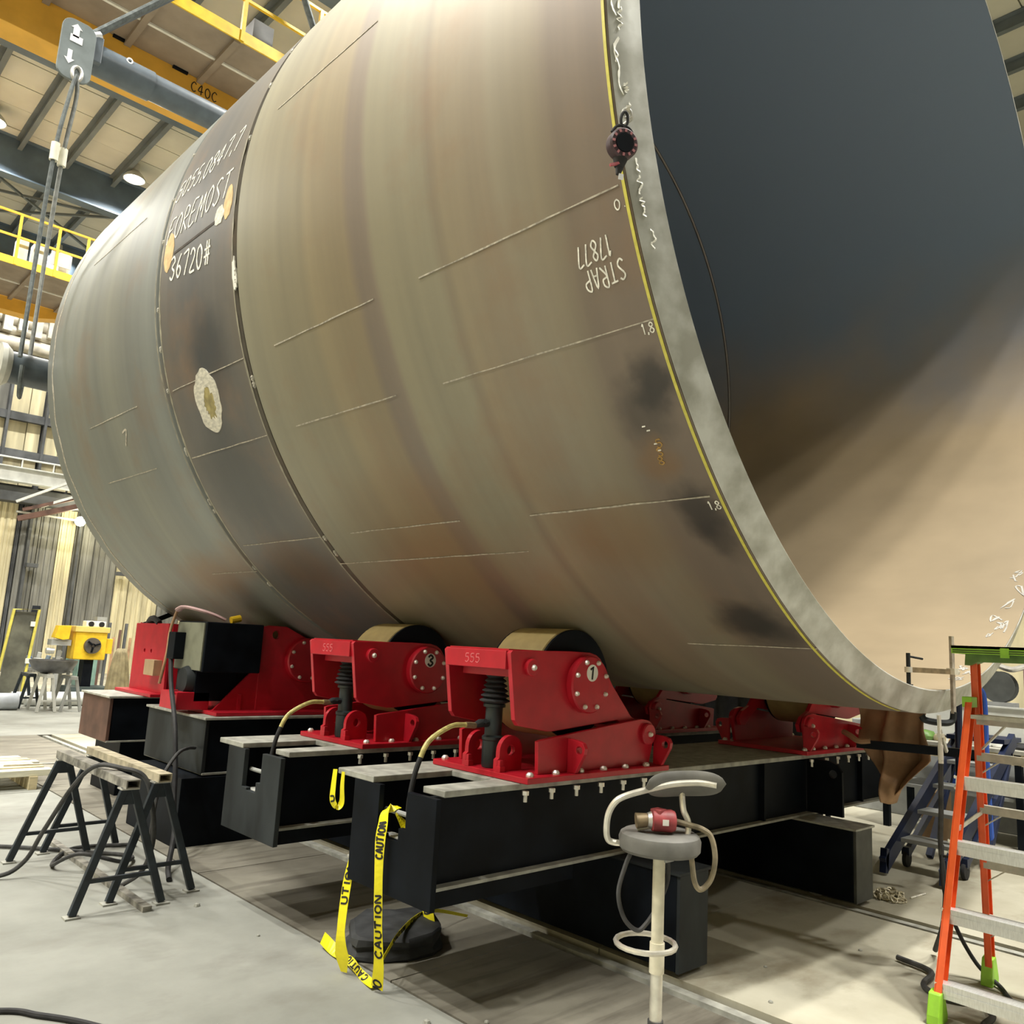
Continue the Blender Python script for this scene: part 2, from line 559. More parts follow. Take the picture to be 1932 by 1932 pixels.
def stroke_text(mb, text, place, cw, ch, wd, th, slant=0.0, gap=0.28, wob=0.0):
    """place(u, v) -> (point, normal); u to the right, v up, in metres"""
    x = 0.0
    for c in text:
        if c == ' ':
            x += cw * 0.6
            continue
        jy = random.uniform(-wob, wob)
        for st in GLYPH.get(c, []):
            pts = [(x + (p[0] + slant * p[1]) * cw, (p[1] / 1.5 + jy) * ch) for p in st]
            q = [Vector((a, b, 0)) for a, b in pts]
            if len(q) > 2:
                q = smooth_path(q, 4)
            P, S = [], []
            for i, s in enumerate(q):
                t = (q[min(i + 1, len(q) - 1)] - q[max(i - 1, 0)])
                t = t.normalized() if t.length > 0 else Vector((1, 0, 0))
                p, nn = place(s.x, s.y)
                p2, _ = place(s.x - t.y * 1e-3, s.y + t.x * 1e-3)
                P.append(Vector(p) + Vector(nn) * (th * 0.5))
                S.append((Vector(p2) - Vector(p)).normalized())
            mb.ribbon(P, S, wd, th)
        x += cw * (1 + gap) * (0.55 if c in ',.I1' else 1)
    return mb


# ================================================================== THE ROOM
ZR = 13.0
# floor: slabs with real joints; two crane-type rails let into the floor run along Y
fl, nt_, b_ = None, None, None


def concrete(name, col, col2, stain, sx, sy, sc=1.2):
    mt, nt, b = _nodes(name)
    N, L = nt.nodes, nt.links
    tc = N.new('ShaderNodeTexCoord')
    n1 = N.new('ShaderNodeTexNoise')
    n1.inputs['Scale'].default_value = sc
    n1.inputs['Detail'].default_value = 8
    n1.inputs['Roughness'].default_value = 0.62
    L.new(tc.outputs['Object'], n1.inputs['Vector'])
    c1 = N.new('ShaderNodeValToRGB')
    c1.color_ramp.elements[0].position, c1.color_ramp.elements[1].position = 0.36, 0.64
    c1.color_ramp.elements[0].color, c1.color_ramp.elements[1].color = (*col, 1), (*col2, 1)
    L.new(n1.outputs['Fac'], c1.inputs['Fac'])
    mp = N.new('ShaderNodeMapping')
    mp.inputs['Scale'].default_value = (sx, sy, 1)
    L.new(tc.outputs['Object'], mp.inputs['Vector'])
    n2 = N.new('ShaderNodeTexNoise')
    n2.inputs['Scale'].default_value = 1.0
    n2.inputs['Detail'].default_value = 6
    n2.inputs['Roughness'].default_value = 0.6
    L.new(mp.outputs['Vector'], n2.inputs['Vector'])
    c2 = N.new('ShaderNodeValToRGB')
    c2.color_ramp.elements[0].position, c2.color_ramp.elements[1].position = 0.52, 0.72
    c2.color_ramp.elements[0].color, c2.color_ramp.elements[1].color = (0, 0, 0, 1), (0.8, 0.8, 0.8, 1)
    L.new(n2.outputs['Fac'], c2.inputs['Fac'])
    mx = N.new('ShaderNodeMix')
    mx.data_type = 'RGBA'
    L.new(c2.outputs['Color'], mx.inputs['Factor'])
    L.new(c1.outputs['Color'], mx.inputs['A'])
    mx.inputs['B'].default_value = (*stain, 1)
    L.new(mx.outputs['Result'], b.inputs['Base Color'])
    b.inputs['Roughness'].default_value = 0.72
    b.inputs['Specular IOR Level'].default_value = 0.3
    bp = N.new('ShaderNodeBump')
    bp.inputs['Strength'].default_value = 0.15
    bp.inputs['Distance'].default_value = 0.01
    L.new(n1.outputs['Fac'], bp.inputs['Height'])
    L.new(bp.outputs['Normal'], b.inputs['Normal'])
    MATS[name] = mt
    return mt


CONC = concrete('smooth_concrete', (0.25, 0.255, 0.228), (0.335, 0.34, 0.308), (0.20, 0.195, 0.172), 1.2, 1.8)
CONCO = concrete('old_stained_concrete', (0.155, 0.143, 0.115), (0.25, 0.236, 0.192), (0.055, 0.045, 0.033), 0.7, 6.5)
CONCR = concrete('brown_concrete', (0.36, 0.335, 0.255), (0.47, 0.45, 0.36), (0.20, 0.165, 0.105), 1.3, 2.2)

floor = structure(MB().box(-12, 19, -14, 30, -0.30, -0.10).build('floor', GROOVE, smooth=0))
floor['label'] = 'concrete shop floor with rails let into it'


def slab(x0, x1, y0, y1, mat):
    return MB().box(x0, x1, y0, y1, -0.14, 0.0).build('slab', mat, floor, smooth=0)


slab(-12, 2.575, -14, 9.0, CONC)
slab(-12, 2.575, 9.012, 30, CONC)
# strip between the slab edge and the first rail, in bays with joints
for a, b in ((-14, 1.2), (1.21, 3.4), (3.41, 5.6), (5.61, 8.2), (8.21, 13.45)):
    slab(2.59, 3.575, a, b, CONCO)
slab(2.59, 5.72, 13.46, 30, CONC)
for a, b in ((-14, 1.05), (1.06, 3.1), (3.11, 13.45)):
    slab(3.77, 5.72, a, b, CONCR)
for a, b in ((-14, 6.0), (6.01, 30)):
    slab(5.895, 19, a, b, CONCR)
for xc_, ye in ((3.67, 13.4), (5.805, 30)):
    MB().box(xc_ - 0.03, xc_ + 0.03, -14, ye, -0.1, -0.004).box(xc_ - 0.075, xc_ + 0.075, -14, ye, -0.1, -0.035) \
        .build('rail', DUSTY, floor, smooth=0)

ceiling = structure(MB().box(-12, 19, -14, 30, ZR + 0.04, ZR + 0.2).build('ceiling', ROOFP, smooth=0))
PUR_X = [-1.7, -0.65, 0.4, 1.45, 2.5, 3.56, 4.58, 5.68, 6.75, 7.85, 8.95, 10.1, 11.25, 12.4, 13.55, 14.75, 15.95, 17.2]
pan_mesh = None
for i in range(len(PUR_X) - 1):
    x0, x1 = PUR_X[i] + 0.01, PUR_X[i + 1] - 0.01
    if 1.4 < x0 < 7.8:
        ys = [15.5 + 0.95 * k for k in range(16)]
    elif x0 > 13:
        ys = [1.4, 2.4, 3.4, 4.4, 5.4]
    else:
        continue
    for k in range(len(ys) - 1):
        o = MB().box(x0, x1, ys[k] + 0.012, ys[k + 1] - 0.012, ZR - 0.03 + random.uniform(-.008, .008), ZR + 0.05) \
            .build('roof_panel', ROOFP, ceiling, smooth=0)
for k, x in enumerate(PUR_X):
    t = MB().box(x - 0.11, x + 0.11, -14, 30, ZR - 0.05, ZR - 0.03).box(x - 0.012, x + 0.012, -14, 30, ZR - 0.26, ZR - 0.04) \
        .box(x - 0.05, x + 0.05, -14, 30, ZR - 0.275, ZR - 0.26).build('roof_purlin', PURLIN, ceiling, smooth=0)
for k, y in enumerate((0.6, 5.8, 11.0, 16.3, 21.5, 26.7)):
    t = MB().box(-12, 19, y + .14, y + .17, 12.0, ZR - .02).box(-12, 19, y, y + .31, ZR - .04, ZR - .01) \
        .box(-12, 19, y, y + .31, 11.98, 12.02).build('roof_rafter', NAVYB, ceiling, smooth=0)
for a, b in (((2.6, 26.6, 12.7), (7.6, 22.0, 12.7)), ((2.4, 22.4, 12.7), (7.2, 26.6, 12.7)), ((1.2, 25.0, 12.7), (6.8, 23.0, 12.7))):
    MB().bar(a, b, 0.06, 0.06).build('roof_brace', PURLIN, ceiling, smooth=0)

# back wall: backing, then sheets one by one
YW = 30.0
wall = structure(MB().box(-12, 19, YW, YW + 0.2, -0.1, ZR + .1).build('wall_back', DARKW, smooth=0))
lean = [(-2.4, 1), (-1.2, 0), (0.2, 1), (1.4, 0), (2.6, 1), (3.9, 0), (5.1, 1), (6.5, 0), (6.62, 0), (7.17, 2), (7.75, 1), (8.25, 0),
        (8.48, 0), (8.9, 2), (9.7, 1), (10.15, 1), (11.2, 0), (12.0, 1), (13.2, 1)]
cols = {0: GREYW, 1: CREAM, 2: GREYW}
for i in range(len(lean) - 1):
    x0, x1 = lean[i][0], lean[i + 1][0]
    mt = cols[lean[i][1]]
    if x1 - x0 < 0.2:
        mt = DARKW
    d_ = random.uniform(.05, .16)
    # ribbed sheet: a trapezoid profile swept upwards
    n = max(1, int((x1 - x0) / 0.16))
    prof = []
    for k in range(n):
        xa = x0 + .015 + (x1 - x0 - .03) * k / n
        st = (x1 - x0 - .03) / n
        prof += [(xa, YW - d_ + .03), (xa + st * .3, YW - d_ + .03), (xa + st * .4, YW - d_), (xa + st * .85, YW - d_), (xa + st * .97, YW - d_ + .03)]
    prof += [(x1 - .015, YW - d_ + .03), (x1 - .015, YW), (x0 + .015, YW)]
    MB().prism(prof, 'z', 0.0, 5.75).build('wall_sheet', mt, wall, smooth=0)
# upper wall: pale sheets between dark girts
for i in range(12):
    x0 = -1.2 + i * 1.0
    for z0, z1 in ((5.9, 6.72), (7.02, 7.96), (8.22, 9.95)):
        if x0 > 9:
            continue
        mt = CREAM if (i * 7 + int(z0)) % 5 else GREYW
        MB().box(x0 + .04, x0 + .55, YW - .08, YW, z0, z1).build('wall_sheet', mt, wall, smooth=0)
        MB().box(x0 + .57, x0 + .96, YW - .11, YW, z0, z1).build('wall_sheet', mt, wall, smooth=0)
for z in (6.87, 8.09):
    MB().box(-12, 12, YW - .3, YW - .1, z - .13, z + .13).build('wall_girt', DARKW, wall, smooth=0)
for x in (5.75, 6.85, 8.32):
    MB().box(x - .04, x + .04, YW - .34, YW - .1, 0, 10.4).build('wall_post', DARKW, wall, smooth=0)
for x in (7.0, 9.75):
    MB().box(x - .16, x + .16, YW - .62, YW - .35, 3.3, 3.42).build('wall_strap', DARKW, wall, smooth=0)
for z, r in ((11.1, .2), (10.75, .16), (10.35, .24)):
    MB().cyl((-6, YW - .5, z), (9, YW - .5, z), r, n=12).build('duct', DUCT, wall)
for k in range(9):
    MB().box(4.3 + k * .42, 4.55 + k * .42, YW - .85, YW - .6, 10.62 + .1 * (k % 2), 11.3).build('duct_box', DUCT if k % 3 else WHITE, wall, smooth=0)

structure(MB().box(19, 19.2, -14, 30, -0.1, ZR).build('wall_right', CREAM, smooth=0))
structure(MB().box(-12.2, -12, -14, 30, -0.1, ZR).build('wall_left', CREAM, smooth=0))
structure(MB().box(-12, 19, -14.2, -14, -0.1, ZR).build('wall_front', GREYW, smooth=0))

# crane runway on the far wall
t = thing('runway_girder', (4, 29.2, 5.85), 'pale grey girder with a thin handrail along the far wall', 'girder')
MB().box(-8, 12, 29.1, 29.14, 5.9, 6.33).box(-8, 12, 28.95, 29.3, 6.31, 6.34).box(-8, 12, 28.95, 29.3, 5.87, 5.9).build('web', GREYL, t, smooth=0)
MB().tube([(-8, 29.0, 6.6), (12, 29.0, 6.6)], .03, 6).build('handrail', GREYL, t)
for k in range(8):
    MB().tube([(3.5 + k * .9, 29.0, 6.33), (3.5 + k * .9, 29.0, 6.6)], .025, 6).build('rail_post', GREYL, t)
MB().box(-8, 12, 29.3, 29.9, 5.3, 5.75).build('lower_beam', DARKW, t, smooth=0)
for a, b in (((6.2, 29.0, 5.25), (7.6, 28.2, 6.1)), ((6.9, 29.0, 5.2), (8.4, 28.2, 5.95))):
    MB().bar(a, b, .08, .08).build('brace', GREYL, t, smooth=0)
o = MB().bar((6.35, 29.2, 4.75), (8.6, 28.2, 5.6), .16, .16).bar((6.45, 29.2, 5.05), (8.6, 28.2, 5.9), .1, .1) \
    .build('rusty_strut', RUSTB, org=(6.35, 29.2, 4.75), smooth=0)
tag(o, 'rusty dark double strut slanting up below the pale runway girder', 'strut')
t = thing('wall_lamp', (8.15, 29.3, 4.92), 'glowing round lamp on a thin conduit low on the far wall', 'lamp')
MB().lathe([(0.001, -.16), (.1, -.13), (.16, -.04), (.16, .04), (.1, .13), (.001, .16)], (8.15, 29.2, 4.92), 'z', 14) \
    .build('globe', M('lamp_globe', (1, .93, .62), .5, var=0, emit=40), t)
MB().tube([(6.3, 29.3, 4.98), (8.1, 29.3, 4.95)], .035, 6).build('conduit', GREYL, t)
MB().box(8.1, 8.2, 29.25, 29.75, 4.9, 4.98).build('bracket', GREYP, t, smooth=0)
ld = bpy.data.lights.new('wall_lamp_light', 'POINT')
ld.energy = 120
ld.color = (1, .9, .6)
ld.shadow_soft_size = .2
lo_ = bpy.data.objects.new('wall_lamp_light', ld)
lo_.location = (0, -.35, 0)
lo_.parent = t
COL.objects.link(lo_)

# ------------------------------------------------------------------ high-bay lamps
first = None
NAMED = {(5.85, 20.5): 'high bay roof lamp just past the crane spreader, in front of the dark rafter',
         (5.85, 26.9): 'high bay roof lamp farthest back, above the yellow handrail',
         (2.8, 20.5): 'high bay roof lamp cut by the left edge of the photo'}
LAMP_SPOTS = [(x, y) for x in (-0.2, 2.8, 5.85, 8.9) for y in (14.3, 20.5, 26.9)]
LAMP_SPOTS += [(-6.2, 3.4), (-6.2, 5.8), (-6.2, 8.1), (-3.2, 4.6), (-3.2, 8.1), (-3.2, 20.5), (-0.2, 8.1), (5.85, 8.1), (8.9, 8.1)]  # off-grid left spots are added to brighten the shell and red end faces
LAMP_SPOTS += [(5.85, -10.5), (5.85, -4.3), (5.0, -2.2), (6.6, -2.2), (5.85, -0.4), (7.4, -0.4)]  # nearer off-grid spots are added to brighten the lower bore
for x, y in LAMP_SPOTS:
    if True:
        lab = NAMED.get((x, y), 'unseen high bay roof lamp outside the picture')
        if first is None:
            t = thing('high_bay_lamp', (x, y, 12.55), lab, 'lamp', 'high bay lamps under the roof')
            MB().lathe([(.05, .42), (.09, .40), (.10, .22), (.2, .12), (.26, .03), (.26, 0), (.24, 0), (.2, .08)], (x, y, 12.55), 'z', 20).build('housing', GREYL, t)
            MB().lathe([(.001, -.02), (.16, -.015), (.235, .01), (.001, .012)], (x, y, 12.55), 'z', 20).build('diffuser', GLOW, t)
            MB().tube([(x, y, 12.95), (x, y, 13.0)], .015, 6).build('hanger', GREYP, t)
            ld = bpy.data.lights.new('high_bay_light', 'AREA')
            ld.shape = 'DISK'
            ld.size = 0.45
            ld.energy = LAMP_POWER
            ld.color = LAMP_COLOR
            ld.spread = radians(150)
            lo_ = bpy.data.objects.new('high_bay_light', ld)
            lo_.location = (0, 0, -0.03)
            lo_.parent = t
            COL.objects.link(lo_)
            first = t
        else:
            c = copy_tree(first)
            c.location = (x, y, 12.55)
            c['label'] = lab


# ================================================================== THE STEEL SHELL
R, XC, ZC, RI = 2.98, 4.984, 4.342, 2.847
Y0, Y0I, S2, S1, Y1 = 1.788, 1.735, 4.84, 6.116, 8.994


def cp(th, y, r=R):
    """point on the shell; th in degrees, 0 = left side, + up"""
    a = radians(th)
    return Vector((XC - r * cos(a), y, ZC + r * sin(a)))


def cn(th):
    a = radians(th)
    return Vector((-cos(a), 0, sin(a)))


shell = thing('steel_cylinder', (XC, 5.4, ZC - R), 'huge rusty brown steel cylinder lying on red rollers', 'cylinder')


def ring(mb, prof, n=288):
    """closed profile [(y, r)] revolved about the shell axis"""
    vs_, fs = [], []
    k = len(prof)
    for j in range(n):
        a = 2 * pi * j / n
        for (y, r) in prof:
            vs_.append((XC - r * cos(a), y, ZC + r * sin(a)))
    for j in range(n):
        j2 = (j + 1) % n
        for i in range(k):
            i2 = (i + 1) % k
            fs.append((j * k + i, j * k + i2, j2 * k + i2, j2 * k + i))
    return mb.add(vs_, fs)


def course(name, ya, yb, mat, near=False):
    # outer skin + ends in one mesh, inner skin with its own material
    mb = MB()
    n = 288
    ly = [ya + .012, *[ya + (yb - ya) * i / 8 for i in range(1, 8)], yb - .012]
    prof = [(ya, R - .02)] + [(y, R) for y in ly] + [(yb, R - .02), (yb, RI)] + [(ly[-1 - i], RI) for i in range(len(ly))] + [(ya, RI)]
    if near:
        prof[0] = (ya + .006, R - .003)
        prof[-1] = (Y0I + .004, RI)
        prof[1] = (ya + .010, R)
    k = len(prof)
    vs_, fo, fi = [], [], []
    for j in range(n):
        a = 2 * pi * j / n
        for (y, r) in prof:
            vs_.append((XC - r * cos(a), y - 0, ZC + r * sin(a)))
    mb.use(mat)
    ni = 1 + len(ly) + 2
    for j in range(n):
        j2 = (j + 1) % n
        for i in range(k):
            i2 = (i + 1) % k
            (fi if i >= ni - 1 and i < k - 1 else fo).append((j * k + i, j * k + i2, j2 * k + i2, j2 * k + i))
    mb.add(vs_, fo)
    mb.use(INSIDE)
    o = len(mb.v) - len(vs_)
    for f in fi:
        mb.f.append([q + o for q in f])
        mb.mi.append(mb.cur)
    ob = mb.build(name, None, shell, smooth=30)
    return ob


# materials read object coordinates, whose origin is the shell's own base: shift the y stops
for nm in ('steel_right_course', 'steel_middle_course', 'steel_left_course'):
    for nd in MATS[nm].node_tree.nodes:
        if nd.type == 'MAP_RANGE':
            nd.inputs['From Min'].default_value -= 5.4
            nd.inputs['From Max'].default_value -= 5.4
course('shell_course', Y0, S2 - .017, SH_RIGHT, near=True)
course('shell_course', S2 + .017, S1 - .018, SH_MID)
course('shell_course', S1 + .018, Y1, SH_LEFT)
# ground end face of the near course, slightly dished
mb = MB()
ring(mb, [(Y0 + .001, R - .001), (Y0 - .004, R - .006), (Y0I + .018, RI + .045), (Y0I - .001, RI + .004), (Y0I + .002, RI - .001), (Y0I + .02, RI + .03), (Y0 + .01, R - .02)])
mb.build('rim_face', RIM, shell, smooth=30, label='bare ground steel end face')
# root of the two open weld grooves
for y in (S2, S1):
    ring(MB(), [(y - .03, R - .035), (y + .03, R - .035), (y + .03, RI + .03), (y - .03, RI + .03)], 192).build('weld_root', GROOVE, shell, smooth=30)
# tack welds bridging the grooves and pale ground edges beside them
for y, ths in ((S2, (24, 17.2, 8.6, -9.5, -10.5, -22.5, -23.3, -44.5, -47)), (S1, (18, 9.5, 2.5, -7.8, -13.5, -19.5, -28.5, -36.5, -38, -48.5, -52))):
    for th in ths:
        l = random.uniform(.5, 1.2)
        P = [cp(th + l * (i / 4 - .5) * 1.2, y, R - .008 + .004 * (i % 2)) for i in range(5)]
        MB().tube(P, [.008, .012, .013, .012, .008], 8).build('tack_weld', M('tack_steel', (.42, .40, .34), .55, var=.25, scale=30), shell)
for y, w_, mt in ((S2 + .034, .022, TAN), (S1 - .036, .03, GRIND), (S1 + .05, .018, GRIND)):
    MB().ribbon([cp(th, y, R + .0006) for th in range(10, -62, -1)], [Vector((0, 1, 0))] * 72, [w_ * random.uniform(.35, 1.1) for _ in range(72)], .001) \
        .build('ground_band', M('faintly_ground_steel', (0.27, 0.25, 0.19), .55, var=.2, scale=20), shell)
MB().prism(circle2(XC, ZC, RI + .002, 96), 'y', 8.55, 8.60).build('unseen_bore_blocker', RUSTB, shell, smooth=0)  # unseen plate added to keep light out of the bore from behind
# inside weld bead seen across the bore, far-end paint line
for y in (S2, S1):
    ring(MB(), [(y - .012, RI + .001), (y, RI - .006), (y + .012, RI + .001)], 192).build('inner_weld_bead', M('inner_bead', (.26, .25, .25), .5), shell)
P = [cp(th, 8.80 + .012 * sin(th * .7), R + .001) for th in range(40, -66, -1)]
MB().ribbon(P, [Vector((0, 1, 0))] * len(P), [.03 * random.uniform(.5, 1.2) for _ in P], .002).build('chalk_ring', CHALKF, shell)


# soft soot stains and rust patches burnt into the plate near the end (object coordinates)
def stain(mat, spots):
    nt = mat.node_tree
    N, L = nt.nodes, nt.links
    b = N['Principled BSDF']
    src = b.inputs['Base Color'].links[0].from_socket
    tc = N.new('ShaderNodeTexCoord')
    nz = N.new('ShaderNodeTexNoise')
    nz.inputs['Scale'].default_value = 7
    nz.inputs['Detail'].default_value = 5
    L.new(tc.outputs['Object'], nz.inputs['Vector'])
    ad = N.new('ShaderNodeVectorMath')
    ad.operation = 'MULTIPLY_ADD'
    ad.inputs[1].default_value = (.16, .16, .16)
    L.new(nz.outputs['Color'], ad.inputs[0])
    L.new(tc.outputs['Object'], ad.inputs[2])
    org = Vector((XC, 5.4, ZC - R)) - Vector((.08, .08, .08))
    for th, y, r, sy, col, amt in spots:
        c = cp(th, y) - org
        sb = N.new('ShaderNodeVectorMath')
        sb.operation = 'SUBTRACT'
        sb.inputs[1].default_value = c
        L.new(ad.outputs[0], sb.inputs[0])
        sc_ = N.new('ShaderNodeVectorMath')
        sc_.operation = 'MULTIPLY'
        sc_.inputs[1].default_value = (1, 1 / sy, 1)
        L.new(sb.outputs[0], sc_.inputs[0])
        ln = N.new('ShaderNodeVectorMath')
        ln.operation = 'LENGTH'
        L.new(sc_.outputs[0], ln.inputs[0])
        mr = N.new('ShaderNodeMapRange')
        mr.interpolation_type = 'SMOOTHSTEP'
        mr.inputs['From Min'].default_value = r
        mr.inputs['From Max'].default_value = r * .25
        mr.inputs['To Max'].default_value = amt
        L.new(ln.outputs['Value'], mr.inputs['Value'])
        mx = N.new('ShaderNodeMix')
        mx.data_type = 'RGBA'
        L.new(mr.outputs[0], mx.inputs['Factor'])
        L.new(src, mx.inputs['A'])
        mx.inputs['B'].default_value = (*col, 1)
        src = mx.outputs['Result']
    L.new(src, b.inputs['Base Color'])


SOOTC, RUSTC, GREYC = (.035, .032, .030), (.22, .12, .045), (.10, .105, .10)
stain(SH_RIGHT, [(-34.2, 1.91, .17, .8, SOOTC, .85), (-36.5, 2.0, .22, .9, SOOTC, .55), (-45.8, 1.93, .20, .8, SOOTC, .8), (-48.5, 1.90, .2, .6, SOOTC, .6),
                 (-59.5, 2.02, .24, 1, SOOTC, .85), (-61, 1.92, .2, .8, SOOTC, .6), (-40.8, 2.02, .14, 1, RUSTC, .5), (-47.5, 2.45, .34, 1.2, RUSTC, .45),
                 (-50, 3.8, .5, 1.6, RUSTC, .4), (-43, 3.9, .5, 1.6, RUSTC, .3)])
stain(SH_MID, [(-17.5, 5.35, .45, .9, (.05, .055, .06), .7), (-35, 5.5, .6, 1.2, (.06, .06, .055), .6), (-49, 5.4, .4, 1.4, (.13, .075, .035), .6), (-2, 5.1, .25, 1, GREYC, .5)])
stain(SH_LEFT, [(-49.5, 6.9, .35, 2.2, RUSTC, .6), (-47, 6.3, .3, 1.2, RUSTC, .35)])


# chalk layout lines along the shell
def chalk(th, ya, yb, wd=.0075, mat=CHALKF):
    n = max(3, int(abs(yb - ya) / .12))
    P = [cp(th + random.uniform(-.03, .03), ya + (yb - ya) * i / n, R + .0022) for i in range(n + 1)]
    S = [Vector((sin(radians(th)), 0, cos(radians(th))))] * (n + 1)
    MB().ribbon(P, S, [wd * random.uniform(.6, 1.15) for _ in P], .0018).build('chalk_line', mat, shell)


for th, ya, yb in ((-20.0, 3.05, 1.83), (-29.8, 3.08, 1.80), (-29.6, 4.5, 3.46), (-29.5, 7.87, 6.73), (-20.0, 4.48, 3.43),
                   (9.3, 4.48, 3.4), (-29.6, 6.05, 4.88), (-19.8, 6.02, 4.88), (-19.6, 7.9, 6.73), (11.2, 8.06, 6.74),
                   (-44.2, 6.0, 4.87), (-44.1, 4.5, 3.42), (-49.1, 6.93, 6.11), (-44.4, 2.89, 1.85), (-48.7, 4.87, 3.05), (-63.6, 2.49, 1.79)):
    chalk(th, ya, yb)


def place_on(th0, y0_, flip=False, slope=0.0):
    s = -1 if flip else 1

    def f(u, v):
        th = th0 + s * math.degrees(v / R) + slope * u
        return cp(th, y0_ - s * u, R + .0008), cn(th)
    return f


stroke_text(MB(), '5055,0847,7', place_on(8.6, 6.06), .083, .165, .013, .002, slant=.25, wob=.05).build('chalk_writing', CHALK, shell)
stroke_text(MB(), 'FOREMOST', place_on(1.6, 6.04), .103, .19, .014, .002, slant=.2, wob=.05).build('chalk_writing', CHALK, shell)
stroke_text(MB(), '36720#', place_on(-4.7, 5.90, slope=-2.2), .092, .17, .016, .002, slant=.1, wob=.04).build('chalk_writing', CHALK, shell)
stroke_text(MB(), 'STRAP', place_on(-24.95, 1.88, True), .033, .078, .007, .0015, wob=.05).build('chalk_writing', CHALK, shell)
stroke_text(MB(), '17877', place_on(-22.95, 1.925, True), .030, .078, .007, .0015, wob=.03).build('chalk_writing', CHALK, shell)
for th in (-30.7, -45.7):
    stroke_text(MB(), '1,8', place_on(th, 1.875), .022, .04, .005, .0015).build('chalk_writing', CHALK, shell)
stroke_text(MB(), '0.', place_on(-21.6, 1.865), .026, .038, .005, .0015).build('chalk_writing', CHALK, shell)
stroke_text(MB(), '7', place_on(-24.6, 7.22), .1, .12, .016, .002, slant=.3).build('chalk_writing', CHALKF, shell)
mb = MB()
for q in range(4):
    stroke_text(mb, '?8S5'[q % 4], place_on(-41.8 + q * .75, 2.03 - .012 * q), .03, .036, .005, .0015)
mb.build('paint_stick_writing', M('ochre_paint_stick', (.42, .25, .07), .8, var=.2, scale=30), shell)
for th, y in ((-37.6, 2.02), (-38.0, 2.005), (-39.2, 1.995), (-39.8, 1.99)):
    MB().ribbon([cp(th, y + .008, R + .001), cp(th, y - .008, R + .001)], (0, 0, 1), .006, .0015).build('chalk_dash', CHALK, shell)


def blot(name, th0, y0_, ry, rs, mat, lift=.0012, jag=.12, hole=None, seed=1, pw=1.0):
    """irregular patch lying on the shell (optionally a ring)"""
    rr = random.Random(seed)
    n = 40
    rad = [1 + rr.uniform(-jag, jag) for _ in range(n)]
    rad = [(rad[i - 1] + 2 * rad[i] + rad[(i + 1) % n]) / 4 for i in range(n)]
    outer = [(ry * rad[i] * cos(2 * pi * i / n), rs * rad[i] * sin(2 * pi * i / n)) for i in range(n)]
    loops = [outer]
    if hole:
        rad2 = [1 + rr.uniform(-.2, .2) for _ in range(n)]
        loops.append([(hole[2] + hole[0] * rad2[i] * cos(2 * pi * i / n), hole[3] + hole[1] * rad2[i] * sin(2 * pi * i / n)) for i in range(n)])
    flat = [q for lp in loops for q in lp]
    tris = tessellate_polygon([[Vector((*q, 0)) for q in lp] for lp in loops])
    mb = MB()
    vs_ = [cp(th0 + math.degrees(v / R), y0_ + u, R + lift) for u, v in flat] + [cp(th0 + math.degrees(v / R), y0_ + u, R - .004) for u, v in flat]
    N_ = len(flat)
    fs = [tuple(t_) for t_ in tris]
    o = 0
    for lp in loops:
        k = len(lp)
        for i in range(k):
            fs.append((o + i, o + (i + 1) % k, o + (i + 1) % k + N_, o + i + N_))
        o += k
    mb.add(vs_, fs)
    return mb.build(name, mat, shell, smooth=30)


blot('ground_patch', -22.9, 5.51, .185, .215, GRIND, .004, .12, (.075, .105, -.02, -.03), 3)
blot('torch_spot', -23.5, 5.49, .10, .125, OLIVE, .002, .1, seed=4)
blot('masking_patch', -.1, 5.95, .085, .15, TAN, .002, .1, seed=5)
blot('masking_patch', 0.6, 4.98, .06, .12, TAN, .002, .12, seed=6)
blot('masking_patch', -0.4, 5.10, .07, .07, GRIND, .0025, .2, seed=9)
MB().ribbon([cp(-.9, 5.85, R + .001), cp(-.9, 5.12, R + .001)], [Vector((0, 0, 1))] * 2, .02, .002).build('scribed_line', GROOVE, shell)
for th, y, l in ((-9.6, 4.855, .1), (-10.3, 4.845, .06)):
    blot('paint_drip', th, y, .022, l, WHITE, .004, .35, seed=int(l * 100))
# small strongback clip welded at the far end
MB().box(-.03, .03, -.13, .13, -.02, .02).build('tmp', BLACK)
bpy.data.objects.remove(bpy.data.objects['tmp'])
q = cp(-60.5, 8.95)
MB().bar(q + Vector((.05, .02, .03)), q + Vector((-.24, .1, -.12)), .09, .05).build('strongback_clip', BLACK, shell, smooth=0)

def rim_pt(th, f):
    r = RI + .03 + f * (R - RI - .045)
    y = (Y0I + .018) + (r - RI - .045) / (R - .006 - RI - .045) * (Y0 - .004 - Y0I - .018)
    q = cp(th, 0, r)
    return Vector((q.x, y - .0035, q.z))


